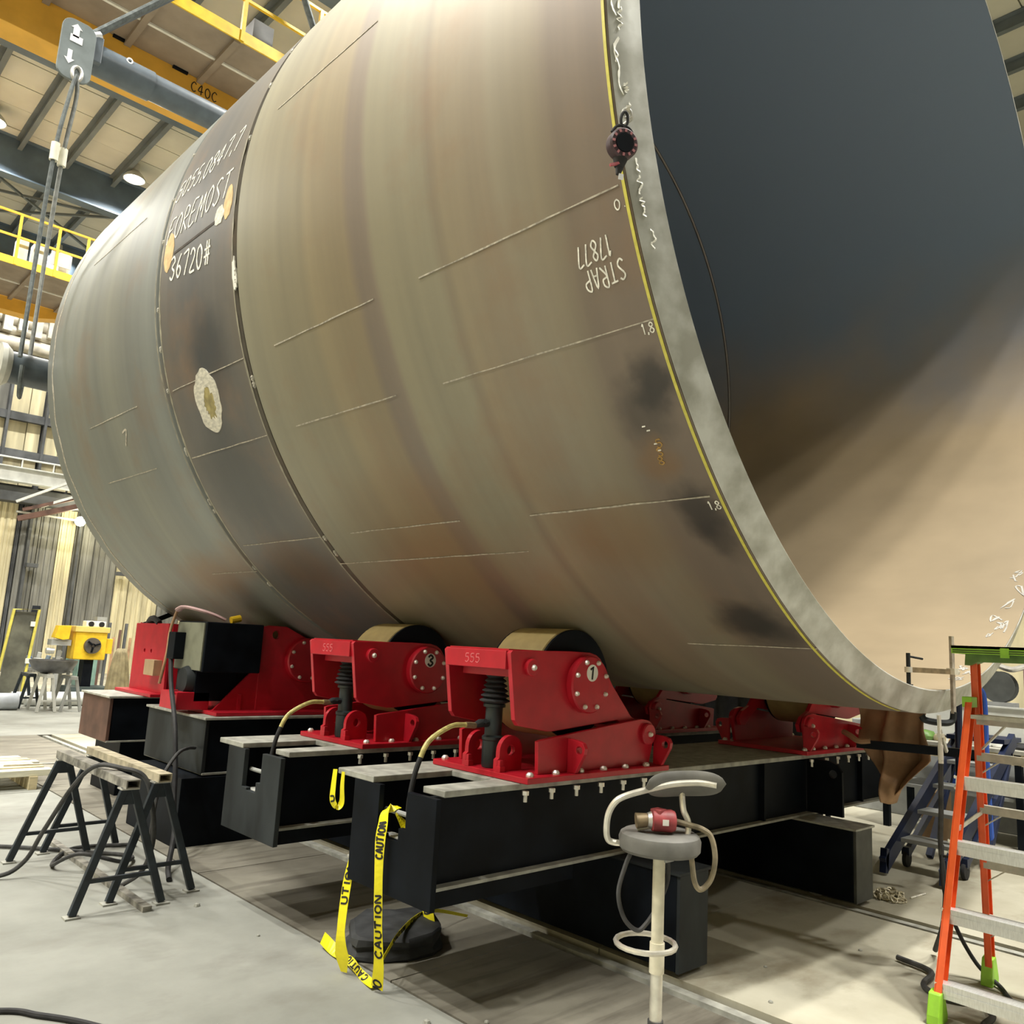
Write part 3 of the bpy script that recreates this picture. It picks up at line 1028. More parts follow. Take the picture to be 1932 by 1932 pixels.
rr = random.Random(21)
for k in range(30):
    th = 24 - 50 * (k / 30) ** 1.15 + rr.uniform(-1, 1)
    f0 = rr.uniform(.15, .95) if th > -8 else rr.uniform(.55, .95)
    n = rr.randint(5, 9)
    l = rr.uniform(1.2, 4.2) if th > -12 else rr.uniform(.5, 1.6)
    P = smooth_path([rim_pt(th - l * i / n, min(1, max(0, f0 + rr.uniform(-.13, .13)))) for i in range(n + 1)], 3)
    MB().ribbon(P, [Vector((cos(radians(th)), 0, -sin(radians(th))))] * len(P), [rr.uniform(.004, .013) for _ in P], .0015).build('chalk_scribble', WHITE, shell, smooth=0)
for k in range(16):
    th = -100 - 40 * rr.random()
    y = 1.78 + .10 * rr.random()
    P = smooth_path([cp(th + rr.uniform(-1.3, 1.3), y + rr.uniform(-.03, .05), RI - .002) for i in range(6)], 3)
    MB().ribbon(P, [Vector((0, 1, 0))] * len(P), [rr.uniform(.004, .012) for _ in P], .0015).build('chalk_scribble', M('grey_chalk', (.46, .45, .42), .9, var=.1), shell, smooth=0)

# yellow tape line round the near end (a steel tape strapped round the shell)
P = [cp(th, 1.806, R + .003) for th in range(34, -84, -1)]
o = MB().ribbon(P, [Vector((0, 1, 0))] * len(P), .013, .003).build('tape_measure', M('yellow_tape', (.62, .56, .10), .5, var=.1, scale=30), org=cp(-28, 1.818))
tag(o, 'thin yellow tape measure strapped round the near end of the steel cylinder', 'tape measure')

# self-retracting lifeline hung from the end face
hx, hy, hz = 2.019, 1.685, 3.341
t = thing('fall_arrest_reel', (hx, hy, hz - .13), 'dark round fall arrest reel with red dashes hanging on the cylinder end face', 'reel')
nvec = Vector((-.42, -.88, -.16)).normalized()
sv = nvec.cross(Vector((0, 0, 1))).normalized()
uv = sv.cross(nvec).normalized()
C0 = Vector((hx, hy, hz))
MB().tube([C0 - nvec * .022, C0 - nvec * .016, C0 + nvec * .018, C0 + nvec * .025], [.046, .053, .053, .047], 32) \
    .build('housing', M('maroon_plastic', (.045, .022, .028), .5, var=.2, scale=20), t)
MB().tube([C0 + nvec * .024, C0 + nvec * .029], [.034, .032], 28).build('face_disc', BLACK, t)
for k in range(12):
    a = 2 * pi * k / 12
    q = C0 + nvec * .026 + (sv * cos(a) + uv * sin(a)) * .041
    MB().bar(q - nvec * .003, q + nvec * .001, .010, .008, up=tuple(sv * -sin(a) + uv * cos(a))).build('red_window', M('pink_dash', (.42, .17, .19), .5, var=.1), t, smooth=0)
MB().tube(smooth_path([C0 + uv * .036 - sv * .042, C0 + uv * .060 - sv * .026, C0 + uv * .068, C0 + uv * .060 + sv * .026, C0 + uv * .036 + sv * .042]), .0055, 8).build('carry_handle', RUBBER, t)
sh = C0 + uv * .090
MB().tube(smooth_path([sh + uv * (.026 * sin(a)) + sv * (.013 * cos(a)) for a in [2 * pi * i / 10 for i in range(10)]], 3, True), .0055, 8, closed=True).build('shackle', RUBBER, t)
MB().tube(smooth_path([sh + uv * (.030 + .016 * sin(a)) - sv * (.012 - .016 * cos(a)) - nvec * .012 for a in [2 * pi * i / 10 for i in range(10)]], 3, True), .005, 8, closed=True).build('anchor_ring', STEEL, t)
MB().tube([sh + uv * .04 - sv * .01, Vector((2.105, 1.715, 3.50)), Vector((2.13, 1.80, 3.51))], .007, 8).build('eye_bolt', STEEL, t)
MB().cyl(C0 - uv * .049, C0 - uv * .078 + sv * .002, .026, .017, 14).build('nose', RUBBER, t)
MB().bar(C0 - uv * .070 + sv * .008 + nvec * .012, C0 - uv * .085 + sv * .042 + nvec * .016, .010, .008).build('red_lever', M('red_lever', (.45, .10, .12), .5), t, smooth=0)
MB().cyl(C0 - uv * .078, C0 - uv * .104 + sv * .003, .015, .008, 10).build('swivel', RUBBER, t)
MB().bar(C0 - uv * .102 - sv * .006 + nvec * .008, C0 - uv * .122 - sv * .006 + nvec * .008, .018, .002, up=tuple(nvec)).build('white_tag', PAPER, t, smooth=0)


# ================================================================== CROSS BEAMS AND BOGIES
def cross_beam(y0, y1, xl, xr, label, slot=True, endmat=BLACKD, group='black cross beams under the cylinder', notch=None):
    t = thing('cross_beam', ((xl + xr) / 2, (y0 + y1) / 2, .43), label, 'beam', group)
    zt, zb = .94, .523
    if slot:
        s0, s1 = y0 + .20, y0 + .42
        yb = y0 + .64
        MB().box(xl + .06, xr, y0 - .0, y0 + .16, zt - .03, zt).box(xl + .5, xr, y0 + .16, y1 - .32, zt - .03, zt).box(xl + .0, xr, y1 - .32, y1, zt - .03, zt) \
            .build('top_flange', DUSTY, t, smooth=0, bevel=.004)
        # end plate with a U-shaped slot
        MB().prism([(y0 - .02, .43), (yb, .43), (yb, zt - .03), (s1, zt - .03), (s1, .695), (s1 - .06, .695), (s1 - .06, .68), (s0 + .05, .68), (s0 + .05, .74), (s0, .74), (s0, zt - .03), (y0 - .02, zt - .03)], 'x', xl, xl + .03) \
            .build('end_plate', endmat, t, smooth=0, bevel=.003)
        MB().box(xl + .03, xr, y0 + .04, y0 + .07, zb, zt - .03).box(xl + .03, xr, yb - .05, yb - .02, zb, zt - .03).build('web', BLACK, t, smooth=0)
        MB().box(xl + .03, xr, y0 - .01, yb + .06, zb - .012, zb + .004).build('bottom_flange', DUSTY, t, smooth=0, bevel=.003)
        MB().box(xl + .03, xl + .98, y0 + .02, yb - .02, .43, zb - .012).build('keel', BLACK, t, smooth=0)
        MB().tube([(xl + .06, s0 - .02, .79), (xl + .06, s1 + .02, .79)], .012, 8).build('cross_rod', GREYP, t)
        MB().box(xl + .03, xl + .09, s0 + .05, s1 - .0, .672, .684).build('slot_sill', GREYL, t, smooth=0)
    else:
        MB().box(xl - .02, xr, y0 - .02, y1 + .02, zt - .02, zt + .0).build('top_flange', DUSTY, t, smooth=0, bevel=.004)
        MB().box(xl, xl + .03, y0, y1, zb - .01, zt - .02).build('end_plate', endmat, t, smooth=0, bevel=.003)
        MB().box(xl + .03, xr, y0 + .01, y1 - .01, zb, zt - .02).build('web', BLACK, t, smooth=0)
        MB().box(xl + .005, xr, y0 - .015, y1, zb - .014, zb).build('bottom_flange', DUSTY, t, smooth=0)
    return t


b1 = cross_beam(3.0, 3.8, 2.45, 7.45, 'nearest black cross beam, with yellow caution tape on its slotted end', endmat=BLACK)
b2 = cross_beam(4.385, 5.16, 2.43, 7.40, 'second black cross beam, slotted end, under the roller marked 3')
b3 = cross_beam(6.34, 7.52, 2.86, 7.40, 'wide black cross beam with a grey closed end under the red drive unit', slot=False, endmat=BLACKD)
b4 = cross_beam(8.42, 9.22, 2.83, 7.40, 'farthest cross beam, its closed end rusty brown', slot=False, endmat=RUSTB)
# eye plate and stiffeners on the near face of the first beam
MB().prism([[(2.76, .53), (3.03, .53), (3.03, .91), (2.86, .91), (2.80, .89), (2.765, .84)], circle2(2.83, .82, .03, 14)], 'x', 6.02, 6.045).build('eye_plate', BLACK, b1, smooth=0)
MB().box(5.35, 5.37, 3.0, 3.05, .53, .91).build('stiffener', BLACK, b1, smooth=0)
MB().box(6.9, 6.92, 3.0, 3.05, .53, .91).build('stiffener', BLACK, b1, smooth=0)
for t_, xs, yy in ((b1, (3.02, 3.21, 3.40, 3.60, 3.79, 3.98), 2.99), (b1, (6.02, 6.25, 6.44, 6.63, 6.82, 7.0), 2.99),
                   (b2, (2.97, 3.16, 3.35, 3.54, 3.73), 4.375)):
    for x in xs:
        MB().cyl((x, yy, .905), (x, yy, .885), .018, n=6).cyl((x, yy, .886), (x, yy, .852), .010, n=8).build('bolt_end', ZINC, t_)

for x0, x1, lab in ((3.74, 4.0, 'left black box girder on the floor rail carrying the cross beams'),
                    (5.79, 6.05, 'right black box girder on the floor rail, its grey end beside the chain heap')):
    t = thing('bogie_girder', ((x0 + x1) / 2, 5.9, 0.0), lab, 'girder', 'bogie girders on the floor rails')
    MB().box(x0, x1, 2.585, 9.3, .035, .50).build('box_section', BLACK, t, smooth=0, bevel=.004)
    MB().box(x0 - .01, x1 + .03, 2.56, 9.3, .497, .510).build('top_plate', DUSTY if x0 > 5 else BLACKD, t, smooth=0)
    MB().box(x0 + .002, x1 - .002, 2.565, 2.586, .03, .497).build('end_plate', M('grey_end_plate', (.05, .052, .047), .6, var=.3, scale=6) if x0 > 5 else BLACKD, t, smooth=0, bevel=.003)
    for y in (2.9, 5.2, 8.6):
        MB().cyl((x0 + .09, y, .10), (x1 - .11, y, .10), .104, n=20).build('wheel', STEEL, t)
for x0, x1, y0, y1, lab in ((2.70, 3.72, 6.30, 7.3, 'black block holding up the drive unit beam end, beside the sawhorses'),
                            (3.0, 3.7, 8.5, 9.2, 'black block under the rusty ended farthest beam')):
    o = MB().box(x0, x1, y0, y1, 0, .498).build('support_block', BLACK, org=((x0 + x1) / 2, (y0 + y1) / 2, 0), smooth=0, bevel=.004)
    tag(o, lab, 'block')


# ================================================================== RED ROLLER UNITS
def arc(cx, cy, r, a0, a1, n=10):
    return [(cx + r * cos(radians(a0 + (a1 - a0) * i / n)), cy + r * sin(radians(a0 + (a1 - a0) * i / n))) for i in range(n + 1)]


def bolt(mb, p, nv, r=.013, h=.014):
    p, nv = Vector(p), Vector(nv)
    mb.tube([p, p + nv * h * .5, p + nv * h], [r, r, r * .6], 8)
    return mb


def roller_unit(label, digit):
    t = thing('roller_unit', (3.5, 3.32, .94), label, 'roller unit', 'red roller units carrying the cylinder')
    MB().box(2.985, 4.16, 2.945, 3.69, .942, .972).build('base_plate', RED, t, smooth=0, bevel=.004)
    for x in (3.04, 3.23, 3.42, 3.61, 3.80, 3.99, 4.12):
        for y in (2.985, 3.65):
            bolt(MB(), (x, y, .972), (0, 0, 1), .02, .02).build('bolt', ZINC, t)
    # swing frame: two side plates, cross bar, top plate
    prof = [(2.93, 1.575)] + [(2.945, 1.588), (3.40, 1.598)] + [(3.545, 1.597), (3.60, 1.585), (3.635, 1.565), (3.75, 1.42), (3.925, 1.245), (4.03, 1.205), (4.085, 1.15), (4.06, 1.095), (3.99, 1.09), (3.90, 1.165), (3.80, 1.225), (3.27, 1.177), (3.22, 1.178), (3.01, 1.212), (2.985, 1.24)]
    for ya in (3.055, 3.555):
        MB().prism(prof, 'y', ya, ya + .03).build('side_plate', RED, t, smooth=0, bevel=.004)
    MB().box(2.925, 2.955, 3.085, 3.555, 1.49, 1.585).build('cross_bar', RED, t, smooth=0, bevel=.004)
    MB().box(2.945, 3.20, 3.085, 3.555, 1.578, 1.594).build('top_plate', RED, t, smooth=0)
    MB().box(3.02, 3.07, 3.12, 3.52, 1.45, 1.50).build('inner_bar', RED, t, smooth=0)
    mb = MB()
    stroke_text(mb, '555', lambda u, v: ((2.9245, 3.40 - u, 1.515 + v), (-1, 0, 0)), .033, .045, .005, .001)
    mb.build('chalk_number', M('pink_chalk', (.62, .14, .15), .9, var=.2, scale=40), t)
    # roller
    w_ = MB().lathe([(.24, 3.13), (.285, 3.13), (.300, 3.14), (.300, 3.49), (.285, 3.5), (.24, 3.5)], (3.49, 0, 1.422), 'y', 48).build('roller', TREAD, t, label='ochre tread on a black wheel')
    for ya, yb in ((3.118, 3.135), (3.495, 3.512)):
        MB().lathe([(.07, ya - .01), (.07, ya), (.293, ya), (.298, (ya + yb) / 2), (.293, yb), (.07, yb)], (3.49, 0, 1.422), 'y', 48).build('wheel_disc', BLACK, w_)
    # bearing cover with bolts and number
    for sgn, yf in ((-1, 3.055), (1, 3.585)):
        cv = MB().lathe([(.155, yf), (.155, yf + sgn * .038), (.148, yf + sgn * .046), (.001, yf + sgn * .046)], (3.51, 0, 1.424), 'y', 40).build('bearing_cover', RED, t)
        for k in range(8):
            a = radians(22 + 45 * k)
            bolt(MB(), (3.51 + .128 * cos(a), yf + sgn * .046, 1.424 + .128 * sin(a)), (0, sgn, 0), .014, .016).build('bolt', ZINC, cv)
        if sgn < 0 and digit:
            yy = yf - .0475
            MB().prism(circle2(3.515, 1.487, .046, 28), 'y', yy, yf - .045).build('number_plate', WHITE, cv, smooth=0)
            mb = MB()
            if digit == '1':
                st = [(3.497, 1.505), (3.519, 1.522), (3.513, 1.452)]
            else:
                st = [(3.496, 1.508), (3.515, 1.522), (3.534, 1.505), (3.512, 1.488), (3.534, 1.470), (3.514, 1.452), (3.494, 1.466)]
            pts = smooth_path([(a, yy - .0008, b) for a, b in st], 5) if digit != '1' else [Vector((a, yy - .0008, b)) for a, b in st]
            S = []
            for i in range(len(pts)):
                tt = (pts[min(i + 1, len(pts) - 1)] - pts[max(i - 1, 0)]).normalized()
                S.append(Vector((-tt.z, 0, tt.x)))
            mb.ribbon(pts, S, .013, .0015)
            mb.build('numeral', INK, cv, smooth=0)
        # link pin bosses
        MB().lathe([(.045, yf), (.045, yf + sgn * .02), (.040, yf + sgn * .025), (.001, yf + sgn * .025)], (3.075, 0, 1.505), 'y', 24).build('pin_boss', RED, t)
        bolt(MB(), (3.075, yf + sgn * .025, 1.505), (0, sgn, 0), .016, .018).build('bolt', ZINC, t)
    # fixed arm plates, pivots, gusset lugs
    armp = [(3.125, .972), (3.115, 1.135), (3.14, 1.142), (3.70, 1.205), (3.97, 1.232)] + arc(4.02, 1.147, .078, 85, -20, 10) + [(4.05, .972)]
    for yf, sgn in ((3.012, -1), (3.61, 1)):
        MB().prism(armp, 'y', yf, yf + .025).build('arm_plate', RED, t, smooth=0, bevel=.003)
        yo = yf if sgn < 0 else yf + .025
        pv = MB().lathe([(.062, yo), (.062, yo + sgn * .02), (.055, yo + sgn * .026), (.001, yo + sgn * .026)], (4.02, 0, 1.147), 'y', 24).build('pivot_boss', RED, t)
        bolt(MB(), (4.02, yo + sgn * .026, 1.147), (0, sgn, 0), .016, .018).build('bolt', ZINC, pv)
        for x in (3.34, 4.09):
            if sgn < 0:
                lug = [[(3.012, .972), (2.955, .972), (2.895, 1.075)] + [(2.890, 1.105), (2.905, 1.13), (2.94, 1.14), (3.012, 1.145)], circle2(2.93, 1.092, .021, 14)]
            else:
                lug = [[(3.635, .972), (3.69, .972), (3.75, 1.075), (3.755, 1.105), (3.74, 1.13), (3.705, 1.14), (3.635, 1.145)], circle2(3.715, 1.092, .021, 14)]
            MB().prism(lug, 'x', x, x + .025).build('lifting_lug', RED, t, smooth=0, bevel=.002)
    # clevis for the jack
    for ya in (3.175, 3.42):
        clv = [[(2.99, .972), (3.165, .972), (3.165, 1.07)] + arc(3.085, 1.07, .08, 0, 180, 12) + [(3.005, 1.04), (2.99, 1.03)], circle2(3.085, 1.075, .028, 16)]
        MB().prism(clv, 'y', ya, ya + .028).build('clevis_plate', RED, t, smooth=0, bevel=.003)
        MB().box(2.985, 3.02, ya - .03, ya + .005, .972, 1.0).box(2.99, 3.012, ya - .022, ya - .002, 1.0, 1.03).build('clevis_stop', RED, t, smooth=0)
    # hydraulic jack with bellows
    jx, jy = 3.075, 3.31
    jk = MB().lathe([(.050, .974), (.054, .99), (.054, 1.11), (.058, 1.115), (.058, 1.13), (.046, 1.14), (.046, 1.28), (.06, 1.285), (.06, 1.30), (.03, 1.30)], (jx, jy, 0), 'z', 24).build('jack_body', M('jack_dark_teal', (.016, .024, .026), .4, var=.3, scale=10), t)
    pr = [(.045, 1.30)]
    for k in range(6):
        z = 1.305 + k * .026
        r = .082 - .006 * k
        pr += [(r * .72, z), (r, z + .010), (r, z + .014), (r * .72, z + .026)]
    pr += [(.03, 1.465), (.026, 1.50)]
    MB().lathe(pr, (jx, jy, 0), 'z', 28).build('bellows', RUBBER, jk)
    MB().tube([(jx - .04, jy, 1.20), (jx - .10, jy, 1.20), (jx - .13, jy, 1.19)], [.02, .022, .015], 10).tube([(jx - .075, jy, 1.20), (jx - .085, jy - .03, 1.215)], .013, 8).build('hose_fitting', BLACKD, jk)
    MB().box(jx - .02, jx + .03, jy - .05, jy + .05, 1.49, 1.56).build('clevis_head', RED, t, smooth=0)
    return t


u1 = roller_unit('red roller unit marked 1 with a black jack, nearest on the left side', '1')
u2 = copy_tree(u1)
u2.location = (3.5 - .03, 3.32 + 1.395, .94)
u2['label'] = 'red roller unit marked 3 with a black jack, on the second beam'
# its own number: replace the copied numeral by a 3
for ch in list(u2.children):
    for g in list(ch.children):
        if g.name.startswith('numeral'):
            par = g.parent
            bpy.data.objects.remove(g)
            st = [(3.496, 1.508), (3.515, 1.522), (3.534, 1.505), (3.512, 1.488), (3.534, 1.470), (3.514, 1.452), (3.494, 1.466)]
            yy = 3.055 - .0475
            pts = smooth_path([(a, yy - .0008, b) for a, b in st], 5)
            S = []
            for i in range(len(pts)):
                tt = (pts[min(i + 1, len(pts) - 1)] - pts[max(i - 1, 0)]).normalized()
                S.append(Vector((-tt.z, 0, tt.x)))
            MB().ribbon(pts, S, .013, .0015).build('numeral', INK, par, smooth=0)
for y, xo, lab in ((3.32, 0, 'red roller unit under the right of the cylinder, beside the leather blanket'),
                   (4.715, .0, 'red roller unit half hidden below the middle of the cylinder, on the second beam')):
    c = copy_tree(u1)
    c.location = (2 * XC - 3.5 + .06, y, .94)
    c.rotation_euler = (0, 0, pi)
    c['label'] = lab
    for ch in list(c.children):
        for g in list(ch.children):
            if g.name.startswith('numeral') or g.name.startswith('number_plate'):
                bpy.data.objects.remove(g)
        if ch.name.startswith('chalk_number'):
            bpy.data.objects.remove(ch)

# drive unit with black gear motor box, third along
t = thing('drive_roller_unit', (3.75, 6.93, .94), 'red drive roller unit with a large black motor box', 'roller unit')
MB().box(2.95, 4.4, 6.38, 7.5, .942, .972).build('base_plate', RED, t, smooth=0, bevel=.004)
prof = [(3.36, .972), (3.36, 1.66), (3.42, 1.675), (3.58, 1.675), (3.75, 1.60), (3.95, 1.515), (4.2, 1.43), (4.25, .972)]
for ya in (6.55, 7.35):
    MB().prism([prof, circle2(3.49, 1.60, .035, 16)], 'y', ya, ya + .04).build('side_plate', RED, t, smooth=0, bevel=.004)
MB().prism([(6.55, .972), (7.39, .972), (7.39, 1.1), (6.55, 1.1)], 'x', 3.2, 3.23).build('front_rib', RED, t, smooth=0)
MB().prism([(3.0, .972), (3.36, .972), (3.36, 1.28), (3.30, 1.28)], 'y', 6.56, 6.585).build('gusset', RED, t, smooth=0)
MB().box(2.72, 2.99, 6.62, 6.95, .972, 1.11).build('foot_block', RED, t, smooth=0, bevel=.004)
MB().lathe([(.22, 6.72), (.252, 6.72), (.262, 6.74), (.262, 7.2), (.252, 7.22), (.22, 7.22)], (3.62, 0, 1.40), 'y', 40).build('roller', TREAD, t, label='ochre tread on a black wheel')
cv = MB().lathe([(.19, 6.55), (.19, 6.50), (.18, 6.49), (.001, 6.49)], (3.78, 0, 1.395), 'y', 40).build('bearing_cover', RED, t)
for k in range(8):
    a = radians(20 + 45 * k)
    bolt(MB(), (3.78 + .16 * cos(a), 6.49, 1.395 + .16 * sin(a)), (0, -1, 0), .016, .018).build('bolt', ZINC, cv)
MB().box(2.85, 3.345, 6.5, 7.06, 1.275, 1.675).build('motor_box', BLACK, t, smooth=0, bevel=.008)
MB().box(2.838, 2.849, 6.52, 7.04, 1.285, 1.665).build('box_cover', M('grey_green_cover', (.16, .165, .12), .45, var=.35, scale=5), t, smooth=0)
MB().box(2.75, 2.838, 6.86, 7.0, 1.36, 1.58).build('junction_box', BLACK, t, smooth=0, bevel=.005)
MB().cyl((2.95, 6.8, 1.2), (3.6, 6.8, 1.2), .11, n=20).build('gear_motor', BLACKD, t)
MB().box(2.86, 3.2, 6.62, 7.0, 1.04, 1.28).build('motor_mount', BLACK, t, smooth=0)
MB().lathe([(.10, 0), (.12, .05), (.12, .28), (.09, .33), (.05, .34)], (2.80, 6.75, 1.20), 'x', 18).build('motor_end', BLACKD, t)
t = thing('chain_binder', (2.84, 6.98, 1.68), 'bundle of worn pink rag and rope tied over the motor box edge', 'rag')
MB().tube(smooth_path([(2.80, 7.0, 1.76), (2.82, 6.92, 1.79), (2.9, 6.8, 1.77), (3.0, 6.75, 1.74), (3.1, 6.72, 1.70)]), [.025, .035, .035, .033, .03, .03, .03, .03, .03] + [.028] * 24, 8, flat=.5).build('cloth', PINK, t)
MB().tube(smooth_path([(2.80, 7.0, 1.77), (2.78, 7.05, 1.6), (2.76, 7.02, 1.4), (2.74, 7.05, 1.15)]), .013, 8).build('rope', LEATHER, t)
MB().cyl((3.12, 6.66, 1.70), (3.2, 6.66, 1.72), .03, n=10).build('brass_ferrule', YELLOW, t)
# fourth unit: only its red end panel shows
t = thing('idler_roller_unit', (3.6, 8.75, .94), 'red roller unit farthest left, behind the motor box', 'roller unit')
MB().box(3.12, 4.3, 8.22, 9.2, .942, .972).build('base_plate', RED, t, smooth=0, bevel=.004)
MB().prism([[(8.24, .972), (9.17, .972), (9.17, 1.645), (8.30, 1.655)], circle2(8.86, 1.37, .022, 10), circle2(8.68, 1.37, .022, 10)], 'x', 3.25, 3.28).build('end_panel', RED, t, smooth=0, bevel=.004)
for ya in (8.26, 9.12):
    MB().prism([(3.28, .972), (4.2, .972), (4.2, 1.4), (3.95, 1.5), (3.58, 1.635), (3.28, 1.655)], 'y', ya, ya + .03).build('side_plate', RED, t, smooth=0)
MB().box(3.17, 3.25, 8.35, 8.60, 1.14, 1.29).build('junction_box', M('tan_box', (.42, .30, .17), .6), t, smooth=0)
MB().lathe([(.24, 8.5), (.26, 8.5), (.26, 8.98), (.24, 8.98)], (3.62, 0, 1.40), 'y', 36).build('roller', TREAD, t)
cb = smooth_path([(3.27, 8.6, 1.655), (3.25, 8.7, 1.70), (3.27, 8.85, 1.69), (3.29, 8.95, 1.65)])
MB().tube(cb, .03, 8).build('cable', RUBBER, t)

# hydraulic hoses
for dy, lab in ((0, 'yellow and black hydraulic hose running from the nearest jack into the beam slot'), (1.395, 'yellow and black hydraulic hose from the jack behind, arching over the second beam')):
    P = smooth_path([(2.945, 3.31 + dy, 1.19), (2.86, 3.305 + dy, 1.195), (2.77, 3.30 + dy, 1.19), (2.64, 3.30 + dy, 1.125), (2.585, 3.30 + dy, 1.03), (2.56, 3.31 + dy, .92), (2.555, 3.32 + dy, .80), (2.58, 3.34 + dy, .72)], 6)
    t = thing('hydraulic_hose', (2.58, 3.34 + dy, .70), lab, 'hose', 'hydraulic hoses')
    MB().tube(P[:6], .016, 8).build('end_fitting', BRONZE, t)
    MB().tube(P[5:24], .013, 10).build('yellow_section', M('hose_yellow', (.50, .44, .16), .5, var=.3, scale=30), t)
    MB().tube(P[23:], .013, 10).build('black_section', RUBBER, t)


# ================================================================== CAUTION TAPE
def tape(name, pts, sides, wd, label, txt=None):
    P = smooth_path(pts, 6)
    n = len(P)
    S = []
    for i in range(n):
        q = i / (n - 1) * (len(sides) - 1)
        k = min(int(q), len(sides) - 2)
        S.append(Vector(sides[k]).lerp(Vector(sides[k + 1]), q - k))
    W = []
    for i in range(n):
        q = i / (n - 1) * (len(wd) - 1)
        k = min(int(q), len(wd) - 2)
        W.append(wd[k] + (wd[k + 1] - wd[k]) * (q - k))
    t = thing(name, P[-1], label, 'tape')
    MB().ribbon(P, S, W, .0015).build('strip', TAPEY, t, smooth=0)
    if txt:
        # printed letters along the strip
        L_ = [0]
        for i in range(n - 1):
            L_.append(L_[-1] + (P[i + 1] - P[i]).length)

        def pl(u, v):
            u = max(0, min(L_[-1] - 1e-4, u))
            k = max(i for i in range(n - 1) if L_[i] <= u)
            f = (u - L_[k]) / max(1e-6, L_[k + 1] - L_[k])
            p = P[k].lerp(P[k + 1], f)
            tt = (P[k + 1] - P[k]).normalized()
            s = S[k].normalized()
            nn = tt.cross(s).normalized()
            if nn.dot(EYE - p) < 0:
                nn = -nn
            s = nn.cross(tt).normalized()
            wv = W[k]
            return p + s * (v - .5) * wv * .72 + nn * .0015, nn
        for (word, start, cw, rev) in txt:
            mb = MB()
            if rev:
                tot = len(word) * cw * 1.28
                stroke_text(mb, word, lambda u, v: pl(start + tot - u, 1 - v), cw, 1.0, .009, .001)
            else:
                stroke_text(mb, word, lambda u, v: pl(start + u, v), cw, 1.0, .009, .001)
            mb.build('printed_word', INK, t, smooth=0)
    return t


sx = (.25, -.97, 0)
tape('caution_tape', [(2.53, 3.36, .81), (2.46, 3.37, .80), (2.425, 3.34, .74), (2.41, 3.33, .66), (2.41, 3.32, .5), (2.42, 3.31, .3), (2.44, 3.31, .13), (2.455, 3.33, .02)],
     [(0, 1, 0), (.1, -.9, .3), sx, sx, (.5, -.8, 0), sx, sx], [.05, .055, .06, .06, .045, .042, .06, .07],
     'yellow caution tape strip hanging from the rod in the nearest beam slot', [('CAUTION', .43, .034, True), ('CAUTION', .12, .02, True), ('NO', .83, .03, True)])
tape('caution_tape', [(2.50, 3.665, .54), (2.46, 3.65, .40), (2.42, 3.61, .2), (2.43, 3.60, .09), (2.45, 3.60, .01)],
     [sx, sx, sx, sx], [.05, .055, .05, .09, .04], 'yellow caution tape strip reaching the floor below the beam end, left of the longer strip', [('UTION', .02, .034, True)])
tape('caution_tape', [(2.42, 3.78, .935), (2.41, 3.77, .86), (2.405, 3.76, .79), (2.42, 3.74, .755), (2.435, 3.72, .78), (2.43, 3.72, .86), (2.43, 3.72, .93)],
     [sx, sx, sx, sx], [.028, .035, .045, .03, .02], 'yellow caution tape loop tied to the upper corner of the nearest beam', [('U', .12, .03, True)])
tape('caution_tape', [(2.47, 3.36, .012), (2.49, 3.50, .015), (2.52, 3.66, .03), (2.54, 3.80, .02), (2.545, 3.96, .05)],
     [(1, 0, 0), (.6, 0, .8), (1, 0, .2), (.3, 0, 1)], [.05, .035, .05, .06], 'yellow caution tape tail lying on the pale slab edge', [('CAUTION', .1, .035, False)])
tape('caution_tape', [(2.50, 3.36, .13), (2.72, 3.55, .14), (2.98, 3.75, .12), (3.2, 3.86, .10), (3.5, 3.90, .01)],
     [(0, .1, 1), (.2, 0, .9), (0, 0, 1), (.2, 0, .9)], [.02, .03, .035, .02, .015], 'yellow caution tape twisted across the top of the black rubber mat', [('CAUTION', .2, .03, False), ('CAUTION', .55, .03, False)])
tape('caution_tape', [(3.10, 3.86, .20), (3.09, 3.82, .19), (3.08, 3.76, .14), (3.07, 3.72, .06), (3.06, 3.70, .012)],
     [sx, sx, sx, sx], [.02, .06, .065, .07, .02], 'yellow caution tape flap folded over the right end of the rubber mat', [('CAN', .02, .03, True)])
tape('caution_tape', [(2.49, 3.33, .79), (2.53, 3.30, .73), (2.56, 3.27, .70), (2.55, 3.22, .72), (2.53, 3.20, .78)],
     [(0, .6, .6), (.2, .3, .9), (0, .5, .8), (0, .3, .9)], [.03, .06, .07, .04], 'yellow caution tape bow bunched inside the beam slot', None)

# folded rubber mat on the floor
mb = MB()
out = [(2.60, 3.78), (2.58, 3.70), (2.66, 3.62), (2.80, 3.55), (2.95, 3.54), (3.05, 3.60), (3.14, 3.72), (3.20, 3.86), (3.22, 3.95), (3.05, 4.02), (2.9, 4.10), (2.72, 3.98)]
n = len(out)
cx_, cy_ = sum(p[0] for p in out) / n, sum(p[1] for p in out) / n
lay = [(1.0, 0), (1.04, .012), (1.02, .03), (.96, .05), (1.0, .07), (.98, .095), (.93, .105), (.6, .112)]
vs_, fs = [], []
for k, (s, z) in enumerate(lay):
    for i, (x, y) in enumerate(out):
        j = .02 * sin(i * 2.3 + k * 1.7)
        vs_.append((cx_ + (x - cx_) * (s + j), cy_ + (y - cy_) * (s + j), max(0, z + .008 * sin(i * 1.9 + k) * (k > 0))))
for k in range(len(lay) - 1):
    for i in range(n):
        fs.append((k * n + i, k * n + (i + 1) % n, (k + 1) * n + (i + 1) % n, (k + 1) * n + i))
fs.append(tuple(range(n)))
fs.append(tuple((len(lay) - 1) * n + i for i in range(n)))
